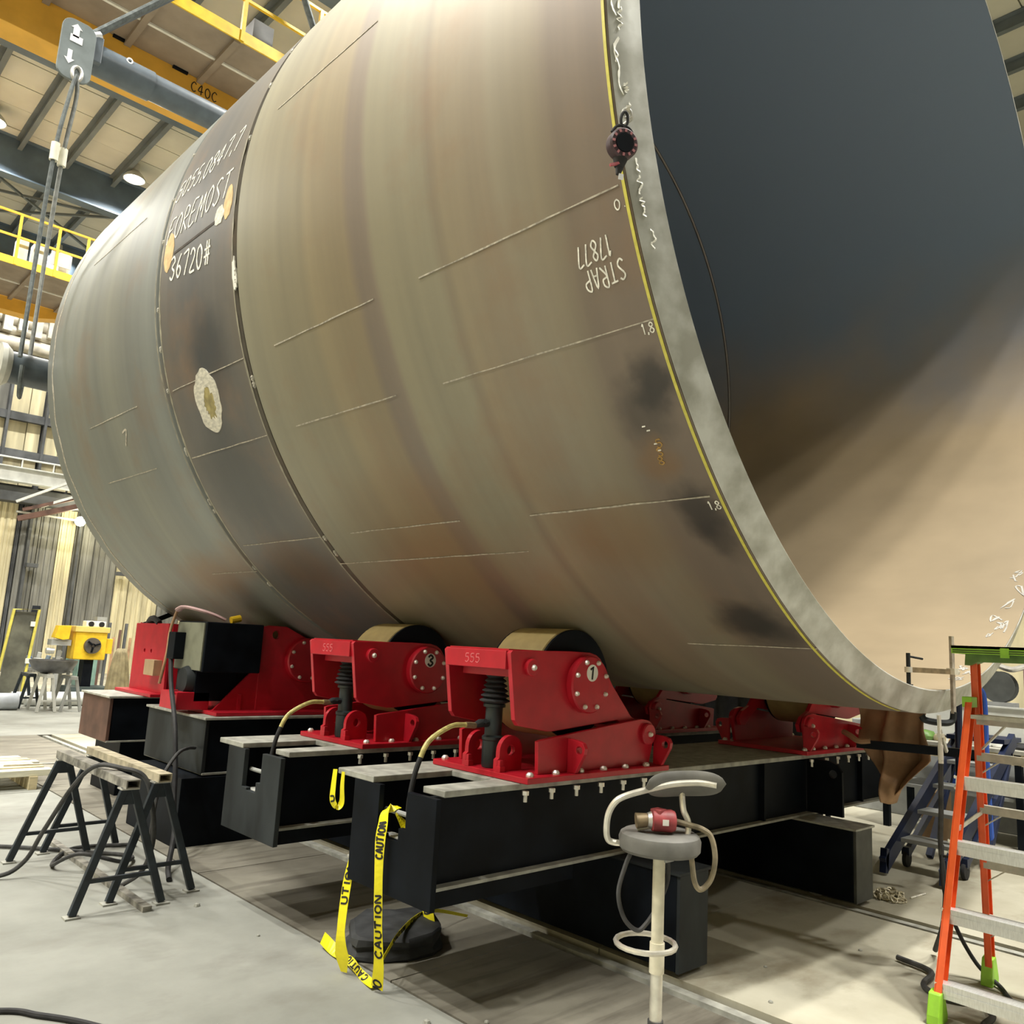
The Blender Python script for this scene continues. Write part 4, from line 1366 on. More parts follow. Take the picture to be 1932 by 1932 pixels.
o = mb.add(vs_, fs).build('rubber_mat', M('mat_rubber', (.03, .032, .034), .75, var=.4, scale=10), org=(2.9, 3.8, 0), smooth=25)
tag(o, 'folded black rubber mat on the floor below the nearest beam end', 'mat')

# ================================================================== BAR STOOL WITH TOOL
SX, SY = 2.835, 2.045
t = thing('bar_stool', (SX, SY, 0), 'worn bar stool with grey round seat and white post', 'stool')
MB().lathe([(.001, .832), (.12, .832), (.150, .838), (.160, .850), (.162, .885), (.155, .903), (.14, .912), (.06, .908), (.001, .905)], (SX, SY, 0), 'z', 40).build('seat', CUSHION, t)
MB().cyl((SX, SY, .50), (SX, SY, .832), .024, n=20).cyl((SX, SY, .39), (SX, SY, .50), .029, n=20).build('post', M('ivory_paint', (.66, .62, .48), .4, var=.15, scale=12), t)
MB().box(SX + .0, SX + .05, SY - .035, SY + .03, .80, .832).build('seat_bracket', GREYP, t, smooth=0)
MB().cyl((SX, SY, .22), (SX, SY, .395), .024, n=20).build('inner_tube', CHROME, t)
MB().cyl((SX, SY, .03), (SX, SY, .22), .030, n=20).build('lower_sleeve', RUBBERG, t)
MB().lathe([(.001, .045), (.06, .04), (.19, .015), (.20, .004), (.20, 0), (.001, 0)], (SX, SY, 0), 'z', 36).build('base', CHROME, t)
ringp = []
for i in range(20):
    a = 2 * pi * i / 20
    ringp.append((SX - .005 + .115 * cos(a) - .03, SY + .03 + .115 * sin(a), .495))
MB().tube(ringp, .011, 8, closed=True).build('foot_ring', CHROME, t)
# low back: hoop and padded rest
hoop = smooth_path([(2.76, 2.125, .862), (2.70, 2.168, .862), (2.672, 2.18, .885), (2.662, 2.172, .96), (2.672, 2.15, 1.015), (2.70, 2.12, 1.045), (2.78, 2.06, 1.075), (2.86, 2.0, 1.098), (2.93, 1.93, 1.108), (2.965, 1.87, 1.105)], 6)
MB().tube(hoop, .0125, 10).build('arm_hoop', CHROME, t)
mb = MB()
vs_, fs = [], []
NA, NB = 24, 14
pc, ps, pf = Vector((2.868, 1.95, 1.098)), Vector((.72, -.69, 0)), Vector((.69, .72, 0))
for i in range(NA + 1):
    q = -1 + 2 * i / NA
    e = max(.12, (1 - q ** 4) ** .5)
    for j in range(NB):
        a = 2 * pi * j / NB
        d_ = .062 * (1 - q * q) + .022 * cos(a) * e - .012 * sin(a)
        vs_.append(pc + ps * (q * .158) + pf * d_ + Vector((0, 0, .052 * sin(a) * e + .012 * q)))
for i in range(NA):
    for j in range(NB):
        fs.append((i * NB + j, i * NB + (j + 1) % NB, (i + 1) * NB + (j + 1) % NB, (i + 1) * NB + j))
fs += [tuple(range(NB)), tuple(NA * NB + j for j in range(NB))]
mb.add(vs_, fs).build('back_pad', CUSHION, t)
MB().tube(smooth_path([(2.915, 2.0, 1.07), (2.90, 1.98, 1.0), (2.92, 1.97, .95), (2.90, 1.96, .87)]), .012, 8).build('back_support', CHROME, t)

tl = thing('air_grinder', (2.83, 2.02, .91), 'small faded red hand tool lying on the stool seat', 'tool')
ax = Vector((.75, -.66, 0)).normalized()
c0 = Vector((2.835, 2.035, .955))
MB().tube([c0 - ax * .045, c0 - ax * .04, c0 + ax * .035, c0 + ax * .05, c0 + ax * .055], [.034, .042, .044, .038, .02], 14).build('body', TOOLRED, tl)
MB().box(2.80, 2.85, 2.02, 2.07, .96, 1.0).build('top_block', TOOLRED, tl, smooth=0, bevel=.005)
MB().tube([c0 - ax * .06, c0 - ax * .045], [.028, .034], 12).build('neck', STEEL, tl)
MB().tube([c0 - ax * .105 + Vector((0, 0, -.004)), c0 - ax * .06], [.03, .026], 14).build('knob', BRONZE, tl)
MB().tube([c0 - ax * .10 + Vector((0, 0, -.038)), c0 - ax * .03 + Vector((0, 0, -.026))], .006, 8).build('lever', CHROME, tl)
lq = c0 + ax * .005 + Vector((-.66, -.75, 0)) * .0435
MB().bar(lq - ax * .012, lq + ax * .012, .003, .022).build('label_plate', WHITE, tl, smooth=0)
hp = smooth_path([c0 + ax * .055, (2.91, 1.965, .945), (2.955, 1.93, .93), (2.985, 1.905, .90), (3.0, 1.895, .82), (2.995, 1.91, .74), (2.965, 1.935, .70), (2.935, 1.945, .73), (2.925, 1.955, .82)], 7)
o = MB().tube(hp, .011, 9).build('air_hose', M('dusty_tan_hose', (.24, .20, .13), .7, var=.3, scale=20), org=(2.95, 1.93, .72))
tag(o, 'tan air hose looped off the right side of the stool seat', 'hose')
o = MB().tube(smooth_path([(2.80, 2.15, .83), (2.78, 2.17, .76), (2.755, 2.18, .66), (2.77, 2.16, .57), (2.80, 2.12, .53), (2.83, 2.10, .55), (2.865, 2.07, .62), (2.895, 2.045, .72), (2.885, 2.04, .82)], 7), .009, 9).build('air_hose', RUBBERG, org=(2.8, 2.12, .53))
tag(o, 'dark hose looping below the stool seat, left of the post', 'hose')

# ================================================================== SAWHORSES
t = thing('sawhorse', (1.905, 5.79, 0), 'black steel sawhorse with worn box top, nearer the camera', 'sawhorse', 'black sawhorses')


def sawhorse(t, cx, ya, yb, zt=.715, sp=.245):
    hollow = [[(cx - .04, zt - .045), (cx + .04, zt - .045), (cx + .04, zt + .005), (cx - .04, zt + .005)], [(cx - .033, zt - .038), (cx + .033, zt - .038), (cx + .033, zt - .002), (cx - .033, zt - .002)]]
    MB().prism(hollow, 'y', ya, yb).build('top_beam', HORSETOP, t, smooth=0)
    for y, lean_ in ((ya + .06, -.05), (yb - .06, .05)):
        for s in (-1, 1):
            MB().bar((cx + s * .025, y, zt - .05), (cx + s * sp, y + lean_, .012), .042, .032, up=(0, 1, 0)).build('leg', HORSE, t, smooth=0, bevel=.003)
            MB().box(cx + s * sp - .04, cx + s * sp + .04, y + lean_ - .035, y + lean_ + .035, 0, .01).build('foot_plate', DUSTY, t, smooth=0)
        MB().bar((cx - sp * .75, y + lean_ * .75, .18), (cx + sp * .75, y + lean_ * .75, .18), .022, .022).build('brace', HORSE, t, smooth=0)
        MB().prism([(cx - .035, zt - .05), (cx + .035, zt - .05), (cx + .065, zt - .14), (cx - .065, zt - .14)], 'y', y - .012, y + .012).build('gusset', HORSE, t, smooth=0)
        MB().box(cx - .05, cx + .05, y - .03, y + .05, zt - .055, zt - .046).build('saddle', STEEL, t, smooth=0)


sawhorse(t, 1.905, 5.10, 6.48)
c = thing('sawhorse', (2.145, 5.93, 0), 'black steel sawhorse with a pale dusty top, on the side of the beams', 'sawhorse', 'black sawhorses')
for ch in list(t.children):
    d_ = ch.copy()
    COL.objects.link(d_)
    d_.parent = c
    if d_.name.startswith('top_beam'):
        d_.data = d_.data.copy()
        d_.data.materials[0] = M('dusty_tan_box', (.42, .37, .26), .7, var=.35, scale=10)
# a bar of angle lying along the second horse's feet, cables round the horses
o = MB().bar((2.03, 6.9, .015), (2.03, 5.0, .015), .05, .03).build('steel_bar', HORSETOP, org=(2.0, 6.1, 0), smooth=0)
tag(o, 'long flat steel bar on the floor below the sawhorses', 'bar')


def cable(name, pts, r, mat, label, cat='cable', sub=8, group=None):
    o = MB().tube(smooth_path(pts, sub), r, 8).build(name, mat, org=tuple(pts[-1]))
    return tag(o, label, cat, group)


cable('welding_cable', [(1.2, 6.35, .02), (1.5, 6.1, .02), (1.64, 6.05, .1), (1.70, 5.95, .30), (1.78, 5.75, .60), (1.85, 5.6, .735), (1.95, 5.45, .737), (2.06, 5.35, .69), (2.12, 5.32, .50), (2.15, 5.33, .3), (2.13, 5.4, .12), (2.05, 5.5, .02)], .014, RUBBERG,
      'grey welding cable looped over the nearer sawhorse top')
cable('welding_cable', [(1.25, 7.2, .016), (1.7, 6.9, .016), (2.1, 6.5, .016), (2.35, 6.2, .016), (2.2, 5.95, .05), (1.95, 6.0, .12), (1.85, 6.2, .02), (2.1, 6.6, .016), (2.5, 6.5, .016)], .013, RUBBERG,
      'dark cable snaking on the floor between the sawhorses')
cable('pendant_cable', [(2.77, 6.95, 1.36), (2.72, 6.75, 1.15), (2.62, 6.35, .9), (2.60, 6.2, .6), (2.58, 6.1, .35), (2.52, 5.9, .2), (2.42, 5.7, .05), (2.35, 5.5, .016)], .018, RUBBER,
      'thick black cable dropping from the motor box past the wide beam end')
cable('air_line', [(2.84, 6.45, .70), (2.72, 6.3, .72), (2.58, 6.15, .70), (2.45, 6.05, .55), (2.40, 6.0, .3), (2.38, 5.95, .015)], .013, RUBBERG,
      'grey line arching out from the wide beam end above the sawhorses')
cable('floor_cable', [(.7, 4.25, .012), (1.09, 4.06, .012), (1.2, 3.93, .012), (1.3, 3.79, .012), (1.4, 3.6, .012)], .012, RUBBER,
      'black cable on the pale floor at the lower left corner')
# welding-rod stub standing proud at the bottom edge
o = MB().prism([(1.655, 0), (1.70, 0), (1.690, .04), (1.676, .07), (1.664, .04)], 'y', 3.30, 3.312).build('steel_shard', STEEL, org=(1.68, 3.3, 0), smooth=0)
tag(o, 'small upright steel shard on the pale floor at the bottom edge', 'scrap')
for x, y, s, wh in ((2.30, 4.95, .02, 'on the pale slab beside the sawhorse foot'), (2.45, 2.95, .018, 'on the pale slab at the bottom edge'), (2.66, 2.80, .012, 'just past the slab edge at the bottom'),
                    (2.36, 4.3, .01, 'on the pale slab left of the caution tape'), (3.9, 2.15, .012, 'beside the left rail, right of the stool'), (4.3, 2.4, .01, 'on the brown floor between the rails, nearer the stool'),
                    (5.0, 2.2, .012, 'on the brown floor between the rails, nearer the ladder')):
    o = MB().lathe([(.001, 0), (s, .002), (s * .8, s * .7), (.001, s)], (x, y, 0), 'z', 6).build('slag_chip', DUSTY, org=(x, y, 0), smooth=0)
    tag(o, 'small chip of slag ' + wh, 'debris', 'slag chips on the floor')

# ================================================================== PLATFORM LADDER
t = thing('platform_ladder', (4.75, 1.3, 0), 'orange fibreglass platform ladder with lime feet and a dark green top', 'ladder')


def chan(mb, a, b, wd, dp, th=.006, open_dir=(1, 0, 0)):
    a, b = Vector(a), Vector(b)
    tt = (b - a).normalized()
    od = (Vector(open_dir) - tt * tt.dot(Vector(open_dir))).normalized()
    sd = tt.cross(od)
    mb.bar(a, b, wd, th, up=tuple(od))
    for s in (-1, 1):
        mb.bar(a + sd * (s * (wd / 2 - th / 2)) + od * dp / 2, b + sd * (s * (wd / 2 - th / 2)) + od * dp / 2, th, dp, up=tuple(od))
    return mb


FRB, FRT = (4.345, 0.05), (4.875, 1.46)     # front rail (x, z) bottom, top
RRB, RRT = (5.09, 0.06), (4.96, 1.70)


def on(rb, rt, z):
    f = (z - rb[1]) / (rt[1] - rb[1])
    return rb[0] + (rt[0] - rb[0]) * f


YL0, YL1, YR0, YR1 = 1.565, 1.545, .97, 1.03
for yb, yt, od in ((YL0, YL1, (0, -1, 0)), (YR0, YR1, (0, 1, 0))):
    chan(MB(), (FRB[0], yb, FRB[1]), (FRT[0], yt, FRT[1]), .066, .03, open_dir=od).build('front_rail', ORANGE, t, smooth=0)
    chan(MB(), (RRB[0], yb + .0, RRB[1]), (RRT[0], yt, RRT[1]), .060, .03, open_dir=od).build('rear_rail', ORANGE, t, smooth=0)
    MB().box(FRT[0] - .04, FRT[0] + .045, yt - .03, yt + .02, 1.42, 1.475).build('rail_cap', LIME, t, smooth=0, bevel=.004)
    for rb, nm in ((FRB, 'front'), (RRB, 'rear')):
        x = rb[0]
        MB().prism([(x - .055, 0), (x + .06, 0), (x + .065, .03), (x + .03, .14), (x - .02, .13), (x - .05, .04)], 'y', yb - .034, yb + .022).build('foot', LIME, t, smooth=0, bevel=.006)
for k, z in enumerate((.17, .475, .775, 1.075)):
    x = on(FRB, FRT, z)
    mb = MB()
    mb.box(x - .03, x + .055, YR0 + .004, YL0 - .004, z - .004, z + .0)
    mb.box(x - .034, x - .028, YR0 + .004, YL0 - .004, z - .062, z + .002)
    mb.box(x - .038, x - .032, YR0 + .004, YL0 - .004, z - .04, z - .022)
    mb.box(x + .052, x + .057, YR0 + .004, YL0 - .004, z - .04, z)
    st = mb.build('step', ALU, t, smooth=0)
    for dz in (-.005, -.058):
        bolt(MB(), (x - .02, YL0 + .0032, z + dz), (0, 1, 0), .009, .006).bar((x - .02, YL0, z + dz), (x - .036, YL0 - .004, z + dz), .012, .012).build('rivet', ZINC, st)
MB().box(on(FRB, FRT, 1.38) - .04, on(RRB, RRT, 1.38) - .02, YR1 + .01, YL1 - .03, 1.365, 1.385).build('platform', ALUD, t, smooth=0)
MB().box(on(RRB, RRT, 1.36) - .03, on(RRB, RRT, 1.36) - .022, YR1, YL1 - .01, 1.33, 1.385).build('platform_apron', ALUD, t, smooth=0)
for z in (.34, .62, .90, 1.17):
    x = on(RRB, RRT, z)
    MB().box(x - .03, x + .01, YR0 + .01, YL0 - .02, z - .03, z + .012).build('rear_brace', ALUD, t, smooth=0)
    MB().bar((x, YL0 - .025, z - .10), (x, YL0 - .13, z - .02), .02, .006).build('corner_strut', ALUD, t, smooth=0)
MB().bar((on(RRB, RRT, 1.22), YL1 - .02, 1.20), (on(RRB, RRT, 1.33), YL1 - .14, 1.335), .025, .008).build('corner_strut', ALUD, t, smooth=0)
MB().bar((on(FRB, FRT, .83), YL0 - .03, .83), (on(RRB, RRT, .88), YL0 - .03, .88), .022, .006, up=(0, 1, 0)).build('spreader', STEEL, t, smooth=0)
tp = MB().box(4.84, 5.03, .98, 1.60, 1.70, 1.735).build('top_tray', GREEN, t, smooth=0, bevel=.006)
MB().box(4.832, 5.038, .972, 1.608, 1.728, 1.742).box(4.832, 4.842, .972, 1.608, 1.70, 1.742).build('tray_edge', LIME, tp, smooth=0)
for z in (1.705, 1.716):
    MB().box(4.828, 4.833, .99, 1.60, z, z + .004).build('tray_slot', INK, tp, smooth=0)
MB().box(4.826, 4.84, 1.33, 1.37, 1.685, 1.735).build('tray_clip', LIME, tp, smooth=0)
MB().prism([(1.56, 1.70), (1.0, 1.70), (1.04, 1.665), (1.50, 1.66), (1.54, 1.64), (1.565, 1.64)], 'x', 4.9, 5.0).build('tray_skirt', GREEN, tp, smooth=0)
MB().bar((4.76, 1.59, .66), (4.78, 1.66, .655), .012, .012).build('hook', RUBBER, t, smooth=0)
cable('ladder_hose', [(5.02, 2.0, .02), (4.95, 1.8, .02), (4.74, 1.76, .018), (4.66, 1.70, .018), (4.63, 1.63, .018), (4.66, 1.55, .018), (4.72, 1.50, .018), (4.60, 1.40, .018), (4.40, 1.38, .018), (4.2, 1.2, .018)], .015, RUBBERG,
      'dark hose looped round the front foot of the orange ladder', 'hose')
cable('ladder_cable', [(5.05, 1.76, .66), (5.0, 1.74, .45), (5.05, 1.70, .25), (5.10, 1.62, .08), (5.06, 1.50, .014), (4.9, 1.4, .014), (4.8, 1.25, .014)], .011, RUBBER,
      'black lead slanting down to the rear foot of the orange ladder')

# ================================================================== CLAMP, GROUND CLAMP, BLANKET, STAIR
t = thing('bar_clamp', (5.09, 1.69, 1.34), 'steel bar clamp gripping the bottom lip of the cylinder', 'clamp')
MB().box(5.075, 5.115, 1.685, 1.70, 1.37, 1.80).build('bar', M('bar_steel', (.34, .30, .25), .5, metal=.3, var=.3, scale=20), t, smooth=0)
MB().tube(smooth_path([(5.095, 1.692, 1.38), (5.09, 1.70, 1.33), (5.05, 1.73, 1.315), (4.98, 1.80, 1.325), (4.97, 1.82, 1.348)]), .018, 8).build('fixed_jaw', BLACKD, t)
MB().bar((5.12, 1.692, 1.60), (4.75, 1.80, 1.60), .03, .028).build('sliding_arm', BRONZE, t, smooth=0)
MB().box(5.065, 5.125, 1.67, 1.715, 1.585, 1.62).cyl((5.14, 1.69, 1.60), (5.17, 1.69, 1.60), .014, n=10).build('slide_lock', ZINC, t)
MB().cyl((4.745, 1.80, 1.520), (4.745, 1.80, 1.69), .011, n=10).cyl((4.745, 1.80, 1.508), (4.745, 1.80, 1.522), .022, n=12).build('screw', BLACKD, t)
MB().cyl((4.74, 1.80, 1.672), (4.84, 1.76, 1.662), .006, n=8).build('tommy_bar', BLACKD, t)
MB().cyl((4.745, 1.80, 1.585), (4.745, 1.80, 1.615), .02, n=12).build('screw_boss', ZINC, t)
t = thing('ground_clamp', (5.02, 1.72, 1.16), 'white spring ground clamp hanging below the cylinder lip', 'clamp')
MB().bar((4.975, 1.73, 1.36), (4.985, 1.73, 1.18), .03, .012, up=(0, 1, 0)).build('jaw', WHITE, t, smooth=0)
MB().bar((4.985, 1.73, 1.28), (5.05, 1.72, 1.16), .022, .012, up=(0, 1, 0)).build('handle', ALUD, t, smooth=0)
MB().bar((4.97, 1.73, 1.25), (5.01, 1.73, 1.25), .02, .03, up=(0, 1, 0)).build('pivot', ZINC, t, smooth=0)
MB().cyl((4.985, 1.73, 1.10), (4.985, 1.73, 1.20), .014, n=10).build('sleeve', WHITE, t)
cable('ground_cable', [(4.985, 1.73, 1.12), (4.99, 1.735, 1.0), (4.995, 1.74, .85), (5.03, 1.76, .65), (5.07, 1.76, .5), (5.11, 1.77, .38), (5.2, 1.82, .2), (5.3, 1.9, .03)], .014, RUBBERG,
      'grey ground cable dropping from the white spring clamp to the floor')


# leather blanket draped over the end of the beam, folds along its length
def sheet(name, rows, mat, label, cat, th=.006):
    """rows: list of rows of points (same count)"""
    k, n = len(rows), len(rows[0])
    me = bpy.data.meshes.new(name)
    o = Vector(rows[-1][0])
    vs_ = [tuple(Vector(p) - o) for r in rows for p in r]
    fs = [(i * n + j, i * n + j + 1, (i + 1) * n + j + 1, (i + 1) * n + j) for i in range(k - 1) for j in range(n - 1)]
    me.from_pydata(vs_, [], fs)
    me.materials.append(mat)
    me.polygons.foreach_set('use_smooth', [True] * len(fs))
    ob = bpy.data.objects.new(name, me)
    ob.location = o
    COL.objects.link(ob)
    sd = ob.modifiers.new('thick', 'SOLIDIFY')
    sd.thickness = th
    return tag(ob, label, cat)


rows = []
NR, NC = 26, 34
for i in range(NR + 1):
    f = i / NR
    z = 1.335 - .69 * f
    row = []
    yl = 2.93 - .10 * f - .16 * max(0, f - .4) / .6
    yr = 2.36 + .0 * f + .30 * max(0, f - .55) / .45
    for j in range(NC + 1):
        g = j / NC
        y = yl + (yr - yl) * g
        fold = .07 * sin(g * 9 + f * 2.2) * (.5 + .5 * f) + .06 * sin(g * 4 - f * 3 + 1.0) + .02 * sin(g * 23 + f * 7) + .03 * sin(f * 11 + g * 3)
        row.append((6.62 + fold, y + .015 * sin(g * 13 + f * 5), z - .06 * abs(g - .4) * (1 - f) - .05 * sin(g * 3.1) * f))
    rows.append(row)
sheet('leather_blanket', rows, LEATHER, 'brown leather welding blanket hanging in folds at the right end of the nearest beam', 'blanket')
t = thing('blanket_pole', (6.9, 2.55, .95), 'dark bar poking sideways across the leather blanket', 'bar')
MB().bar((6.35, 2.80, 1.03), (6.62, 2.05, 1.03), .05, .06).build('bar', BLACK, t, smooth=0)
MB().tube(smooth_path([(6.40, 2.92, 1.10), (6.36, 2.85, 1.08), (6.34, 2.78, 1.05), (6.36, 2.70, 1.06)]), .022, 8).build('lashing', LEATHER, t)

t = thing('rolling_stair', (7.6, 2.7, 0), 'dark blue rolling stair with grey treads behind the orange ladder', 'stair')
for y in (2.40, 2.84):
    MB().bar((6.90, y, .08), (8.72, y, 1.02), .05, .12, up=(0, 0, 1)).build('stringer', NAVY, t, smooth=0)
    MB().bar((7.35, y, .10), (8.3, y, .60), .04, .06).build('lower_rail', NAVY, t, smooth=0)
    MB().bar((7.85, y, .02), (8.6, y, .9), .05, .05).build('prop', NAVY, t, smooth=0)
    MB().bar((6.90, y, .02), (6.93, y, .2), .05, .05).build('front_foot', NAVY, t, smooth=0)
    cw = MB().lathe([(.02, -.02), (.062, -.016), (.066, 0), (.062, .016), (.02, .02)], (7.36, y, .066), 'y', 20).build('caster', RUBBER, t)
    MB().box(7.33, 7.39, y - .03, y + .03, .10, .16).build('caster_fork', NAVY, cw, smooth=0)
MB().tube([(7.27, 2.40, .28), (7.335, 2.40, 1.35)], .028, 8).build('handrail_post', NAVY, t)
MB().tube(smooth_path([(8.02, 2.40, .10), (7.975, 2.40, .85), (7.97, 2.40, 1.36), (7.93, 2.42, 1.47), (7.86, 2.46, 1.52)]), .024, 8).build('rear_post', BLUE, t)
for k in range(4):
    x, z = 7.18 + .36 * k, .225 + .185 * k
    MB().box(x, x + .24, 2.42, 2.82, z, z + .03).build('tread', GREYP, t, smooth=0)
MB().box(8.4, 8.9, 2.38, 2.86, .99, 1.03).build('deck', NAVY, t, smooth=0)

t = thing('shade_curtain', (8.6, 6.9, 0), 'black curtain on a frame, added to stand in for the shade beyond the beams', 'curtain')  # curtain added so the gap under the shell looks dark
for y in (4.1, 6.9, 9.7):
    MB().box(8.58, 8.62, y - .02, y + .02, 0, 2.05).build('frame_post', BLACK, t, smooth=0)
MB().box(8.58, 8.62, 4.1, 9.7, 2.03, 2.07).build('frame_rail', BLACK, t, smooth=0)
for k in range(8):
    ya, yb = 4.14 + .69 * k, 4.14 + .69 * (k + 1) + .04
    pr_ = [(8.575 + .02 * sin(i * 1.6 + k), ya + (yb - ya) * i / 10) for i in range(11)]
    MB().prism(pr_ + [(x - .004, y) for x, y in pr_[::-1]], 'z', .05, 2.03).build('curtain_strip', RUBBER, t, smooth=60)

# heap of chain on the floor
t = thing('chain', (6.28, 2.55, 0), 'heap of pale steel chain on the floor by the right box girder end', 'chain')
rr = random.Random(5)
for k in range(46):
    a = rr.uniform(0, 2 * pi)
    q = rr.random() ** .6
    c0 = Vector((6.26 + .13 * q * cos(a), 2.545 + .10 * q * sin(a), .014 + .085 * (1 - q) * rr.random()))
    d1 = Vector((rr.uniform(-1, 1), rr.uniform(-1, 1), rr.uniform(-.5, .5))).normalized()
    d2 = d1.orthogonal().normalized()
    P = [c0 + d1 * (.030 * cos(2 * pi * i / 10)) + d2 * (.018 * sin(2 * pi * i / 10)) for i in range(10)]
    P = [Vector((p.x, p.y, max(p.z, .007))) for p in P]
    MB().tube(P, .0065, 6, closed=True).build('link', M('chain_steel', (.55, .50, .36), .45, metal=.4, var=.4, scale=40), t)
o = MB().cyl((6.40, 2.45, .006), (6.62, 2.43, .006), .006, n=8).build('welding_rod', CHALK, org=(6.5, 2.44, 0))
tag(o, 'single pale welding rod on the floor beside the chain heap', 'rod')

# ================================================================== WORKBENCH AT THE RIGHT
t = thing('workbench', (9.4, 2.4, 0), 'steel workbench cluttered with parts at the right edge', 'bench')
MB().box(9.0, 9.75, .9, 3.75, .86, .90).build('top', ALUD, t, smooth=0, bevel=.004)
MB().box(9.05, 9.7, 1.0, 3.7, .42, .45).build('shelf', GREYP, t, smooth=0)
for x in (9.05, 9.68):
    for y in (1.0, 2.45, 3.68):
        MB().box(x - .03, x + .03, y - .03, y + .03, 0, .86).build('leg', BLACK, t, smooth=0)
MB().box(9.02, 9.04, 1.0, 3.7, .76, .86).build('apron', WOOD, t, smooth=0)
MB().box(9.02, 9.06, 2.58, 2.62, .55, .8).box(9.02, 9.06, 2.62, 2.95, .70, .78).build('drawer_stop', BLACK, t, smooth=0)
o = MB().box(9.82, 9.86, 1.2, 4.2, .92, 1.26).box(9.80, 9.88, 1.2, 4.2, 1.255, 1.27).build('splash_panel', GREYL, org=(9.84, 2.6, .92), smooth=0)
tag(o, 'light grey sheet panel standing behind the workbench', 'panel')
o = MB().box(9.86, 10.4, .9, 4.4, 0, 1.0).build('steel_cabinet', GREYP, org=(10.1, 2.6, 0), smooth=0, bevel=.01)
tag(o, 'grey steel cabinet behind the workbench and its sheet panel', 'cabinet')
t = thing('wire_spool', (10.05, 2.85, 1.3), 'dark grey welding wire spool above the sheet panel', 'spool')
MB().lathe([(.03, -.07), (.165, -.07), (.165, -.06), (.11, -.055), (.11, .055), (.165, .06), (.165, .07), (.03, .07)], (10.05, 2.87, 1.47), 'x', 28).build('spool', M('spool_grey', (.075, .08, .075), .6, var=.2), t)
MB().box(9.95, 10.15, 2.72, 3.02, 1.0, 1.31).build('feeder_base', GREYP, t, smooth=0)
o = MB().box(9.93, 9.95, 3.02, 3.25, 1.29, 1.58).build('paper_sheet', PAPER, org=(9.94, 3.1, 1.29), smooth=0)
tag(o, 'white paper sheet propped beside the wire spool', 'paper')
t = thing('pink_machine', (10.3, 2.45, 1.0), 'dusty pink machine box at the right edge, behind the ladder top', 'machine')
MB().box(10.1, 10.6, 2.15, 2.66, 1.42, 1.72).build('body', PINK, t, smooth=0, bevel=.02)
MB().box(10.15, 10.5, 2.2, 2.6, 1.0, 1.42).build('base', BLACK, t, smooth=0)
MB().tube(smooth_path([(10.08, 2.9, 1.70), (10.05, 2.75, 1.66), (10.08, 2.62, 1.70), (10.1, 2.5, 1.74)]), .03, 8).build('pipe', STEEL, t)
rr = random.Random(11)
items = [(3.34, .10, .10, GREEN, 'dark green helmet on the left of the workbench', 'helmet'), (3.20, .06, .07, CANVAS, 'olive pouch beside the helmet on the workbench', 'pouch'),
         (2.80, .09, .10, M('clear_bag', (.68, .69, .66), .3, var=.1, scale=30, bump=.3), 'crumpled pale plastic bag on the workbench', 'bag'), (2.66, .055, .06, WHITE, 'white round cup beside the plastic bag on the workbench', 'cup'),
         (2.44, .08, .06, RUBBER, 'black coiled tool on the right of the workbench', 'tool'), (3.06, .05, .05, TAN, 'tan cloth lump in the middle of the workbench', 'rag'),
         (2.95, .04, .045, DUSTY, 'grey casting in the middle of the workbench', 'part'), (2.3, .05, .05, BRONZE, 'brown fitting at the far right of the workbench', 'part')]
for y, r, hh, mt, lab, cat in items:
    n = 14
    prof = [(.001, 0), (r, .004), (r * 1.05, hh * .4), (r * .8, hh * .85), (.001, hh)]
    mb = MB().lathe(prof, (9.2, y, .90), 'z', n)
    for v in mb.v:
        v.x += rr.uniform(-.1, .1) * r
        v.y += rr.uniform(-.1, .1) * r
    tag(mb.build({'helmet': 'welding_helmet', 'tool': 'coiled_tool', 'part': 'casting'}.get(cat, cat if cat != 'bag' else 'plastic_bag'), mt, org=(9.2, y, .90), smooth=50), lab, cat)
o = MB().box(9.02, 9.16, 2.92, 3.06, .62, .85).build('blue_box', BLUE, org=(9.1, 3.0, .62), smooth=0, bevel=.01)
tag(o, 'small bright blue box below the workbench top', 'box')
o.location.z = .451
for y, r, hh, mt, lab in ((2.75, .09, .22, GREYP, 'grey bucket on the lower bench shelf'), (2.35, .1, .2, BLACK, 'black can on the lower bench shelf, near the right edge')):
    tag(MB().lathe([(.001, 0), (r * .8, 0), (r, hh), (r * .9, hh), (r * .75, .02), (.001, .02)], (9.25, y, .45), 'z', 20).build('bucket', mt, org=(9.25, y, .45)), lab, 'bucket')
o = MB().box(8.45, 8.68, 2.93, 3.12, 0, .48).build('cardboard_box', M('cardboard', (.32, .21, .12), .8, var=.15, scale=6), org=(8.55, 3.02, 0), smooth=0)
tag(o, 'brown cardboard box on the floor behind the orange ladder', 'box')


